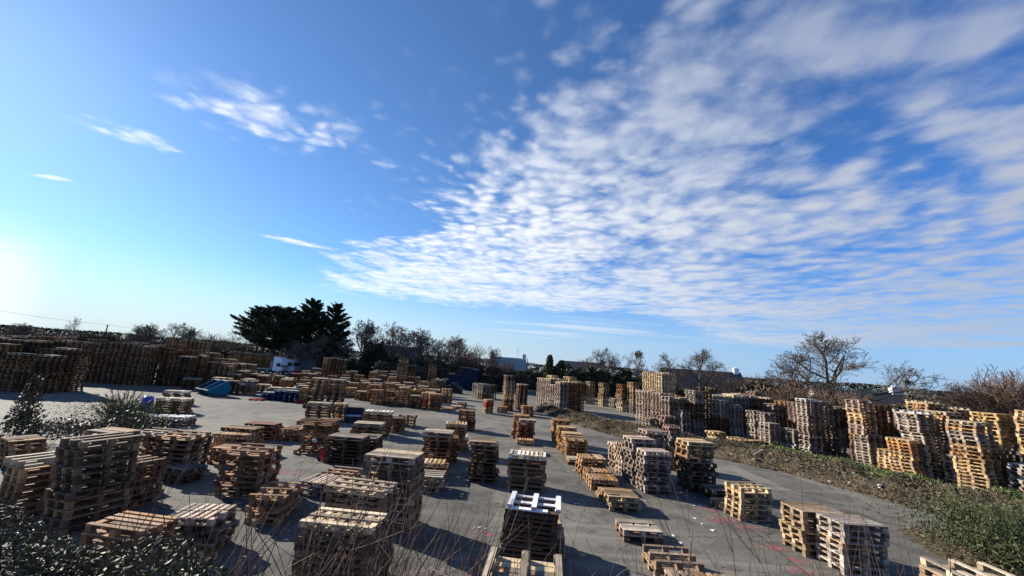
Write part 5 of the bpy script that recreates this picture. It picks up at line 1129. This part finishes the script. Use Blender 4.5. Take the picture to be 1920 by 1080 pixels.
for (x, y, rx, ry, zt, n, lab) in ((-3.2, 2.25, 1.15, .66, 2.20, 22000, 'glossy small-leaved hedge mound at the lower west corner, under the tall grey stack'), (-2.0, 2.25, .85, .62, 2.08, 16000, 'lower glossy hedge mound next to the leaning bare stems')):
    z = bankz(x, y); P = hedge_pts(n, 0, 0, rx, ry, zt); st2 = [[(rg.normal(0, .2), rg.normal(0, .2), -.2), (q[0]*.5, q[1]*.5, q[2]*.6), tuple(q)] for q in P[rg.integers(0, n, 60)]]
    glossy_shrub('glossy_hedge', lab, P, .0125, st2, (x, y, z), asp=1.2)
def cone_pts(n, H, w): 
    z = rg.random(n)**.8*H; r = w*(1-z/H*.86)*np.sqrt(rg.random(n)); a = rg.random(n)*6.283; return np.stack([r*np.cos(a), r*np.sin(a), z], 1)
glossy_shrub('glossy_evergreen', 'upright glossy-leaved evergreen west of the tan shrub-side stack', np.concatenate([cone_pts(1800, 2.75, .85), cone_pts(900, 1.2, 1.3)]), .065, [[(0, 0, 0), (.02, 0, 1.3), (.0, 0, 2.6)], [(0, 0, .2), (.4, .1, .7), (.8, .2, 1.3)], [(0, 0, .2), (-.3, .1, .7), (-.7, .1, 1.2)]], (-20.4, 16.9, 0))
glossy_shrub('glossy_evergreen', 'low wide glossy-leaved evergreen behind the tan shrub-side stack', np.concatenate([rg.normal(0, 1, (1900, 3))*(1.0, .6, .22)+(0, 0, .65), rg.normal(0, 1, (500, 3))*(.25, .3, .28)+(1.5, 0, 1.0)]), .06, [[(-.6, 0, 0), (-.8, 0, .4), (-1.2, 0, .8)], [(.3, 0, 0), (.5, 0, .5), (.9, 0, .9)], [(1.2, 0, 0), (1.4, 0, .6), (1.6, 0, 1.3)]], (-18.2, 17.4, 0))
glossy_shrub('glossy_evergreen', 'small dark evergreen between the drum-side pallets and the square brown stack', rg.normal(0, 1, (1200, 3))*(.8, .6, .3)+(0, 0, .6), .055, [[(0, 0, 0), (.2, 0, .4), (.5, 0, .8)], [(0, 0, 0), (-.2, 0, .4), (-.6, 0, .8)], [(0, 0, 0), (0, .1, .4), (0, .2, .9)]], (-16.2, 17.6, 0))
def broom(name, label, loc, n, H, spread, mat, w=.012, seg=5, sprig=10, cat='shrub', mound=0):
    rg = np.random.default_rng(int(abs(loc[0]*77))); t = thing(name, label, cat, loc); a = MB(); c = MB()
    for _ in range(n):
        an = rg.random()*6.283; tilt = spread*math.sqrt(rg.random()); d = np.array([math.cos(an)*tilt, math.sin(an)*tilt, 1.0]); h = H*(.55+.5*rg.random())/np.linalg.norm(d); pts = [np.array([rg.normal(0, .25), rg.normal(0, .25), 0])]
        for i in range(seg): d = d+rg.normal(0, .08, 3)+(0, 0, -.02*i); pts.append(pts[-1]+d/np.linalg.norm(d)*h*1.3/seg)
        a.tube(pts, [w*(1-.7*i/seg) for i in range(seg+1)], 3, cap=False)
        for k in range(sprig):
            u = .25+.75*rg.random(); i = min(int(u*seg), seg-1); q = pts[i]*(1-(u*seg-i))+pts[i+1]*(u*seg-i); dd = (pts[i+1]-pts[i]); dd = dd/np.linalg.norm(dd)+rg.normal(0, .35, 3); L = h*(.10+.12*rg.random()); s = np.cross(dd, rg.normal(size=3)); s = s/np.linalg.norm(s)*w*.8
            e = q+dd/np.linalg.norm(dd)*L; c.raw([q-s, q+s, e+s*.4, e-s*.4], [(0, 1, 2, 3)])
    if mound: leafcloud(c, rg.normal(0, 1, (mound, 3))*(H*.75, H*.6, H*.16)+(0, 0, H*.36), .028, rg, asp=1.8)
    a.build('stems', mat, t); c.build('sprigs', mat, t); return t
broom('broom_bush', 'spiky dark green broom bush standing alone on the tarmac edge', (-21.8, 22.4, 0), 130, 1.75, 1.1, M_BROOM, .016, 5, 22, mound=2500)
broom('broom_bush', 'yellowish lower broom bush beside the low white-slatted stack', (-19.9, 21.4, 0), 110, 1.0, 1.4, M_BROOM, .014, 5, 16, mound=2500)
for (x, y, H, n, lab) in ((14.9, 13.2, 1.5, 200, 'green broom thicket on the verge before the pallet wall'), (14.0, 12.0, 1.15, 170, 'low green broom thicket at the tip of the verge'), (16.9, 12.9, 1.8, 220, 'tall green broom thicket at the east edge'), (15.0, 10.8, 1.2, 150, 'low broom tuft behind the weathered upturned stack')):
    broom('broom_thicket', lab, (x, y, .2), n, H*.9, 1.9, M_DKGREEN, .008, 5, 60, mound=7000)
b = MB(); 
for _ in range(420):
    p = np.array([-20.8+rng.normal(0, 1.9), 20.9+rng.normal(0, .7), 0]); blades(b, p, 6, .22, .25, 1.5, .010, rng)
tag(b.build('dry_grass', M_STRAW), kind='stuff')
b = MB()
for _ in range(1500):
    p = np.array([rng.uniform(-6.5, 6.5), rng.uniform(1.5, 4.7), 0]); p[2] = bankz(p[0], p[1]); blades(b, p, 4, .22, .2, 1.3, .006, rng)
tag(b.build('bank_grass', M_STRAW), kind='stuff')
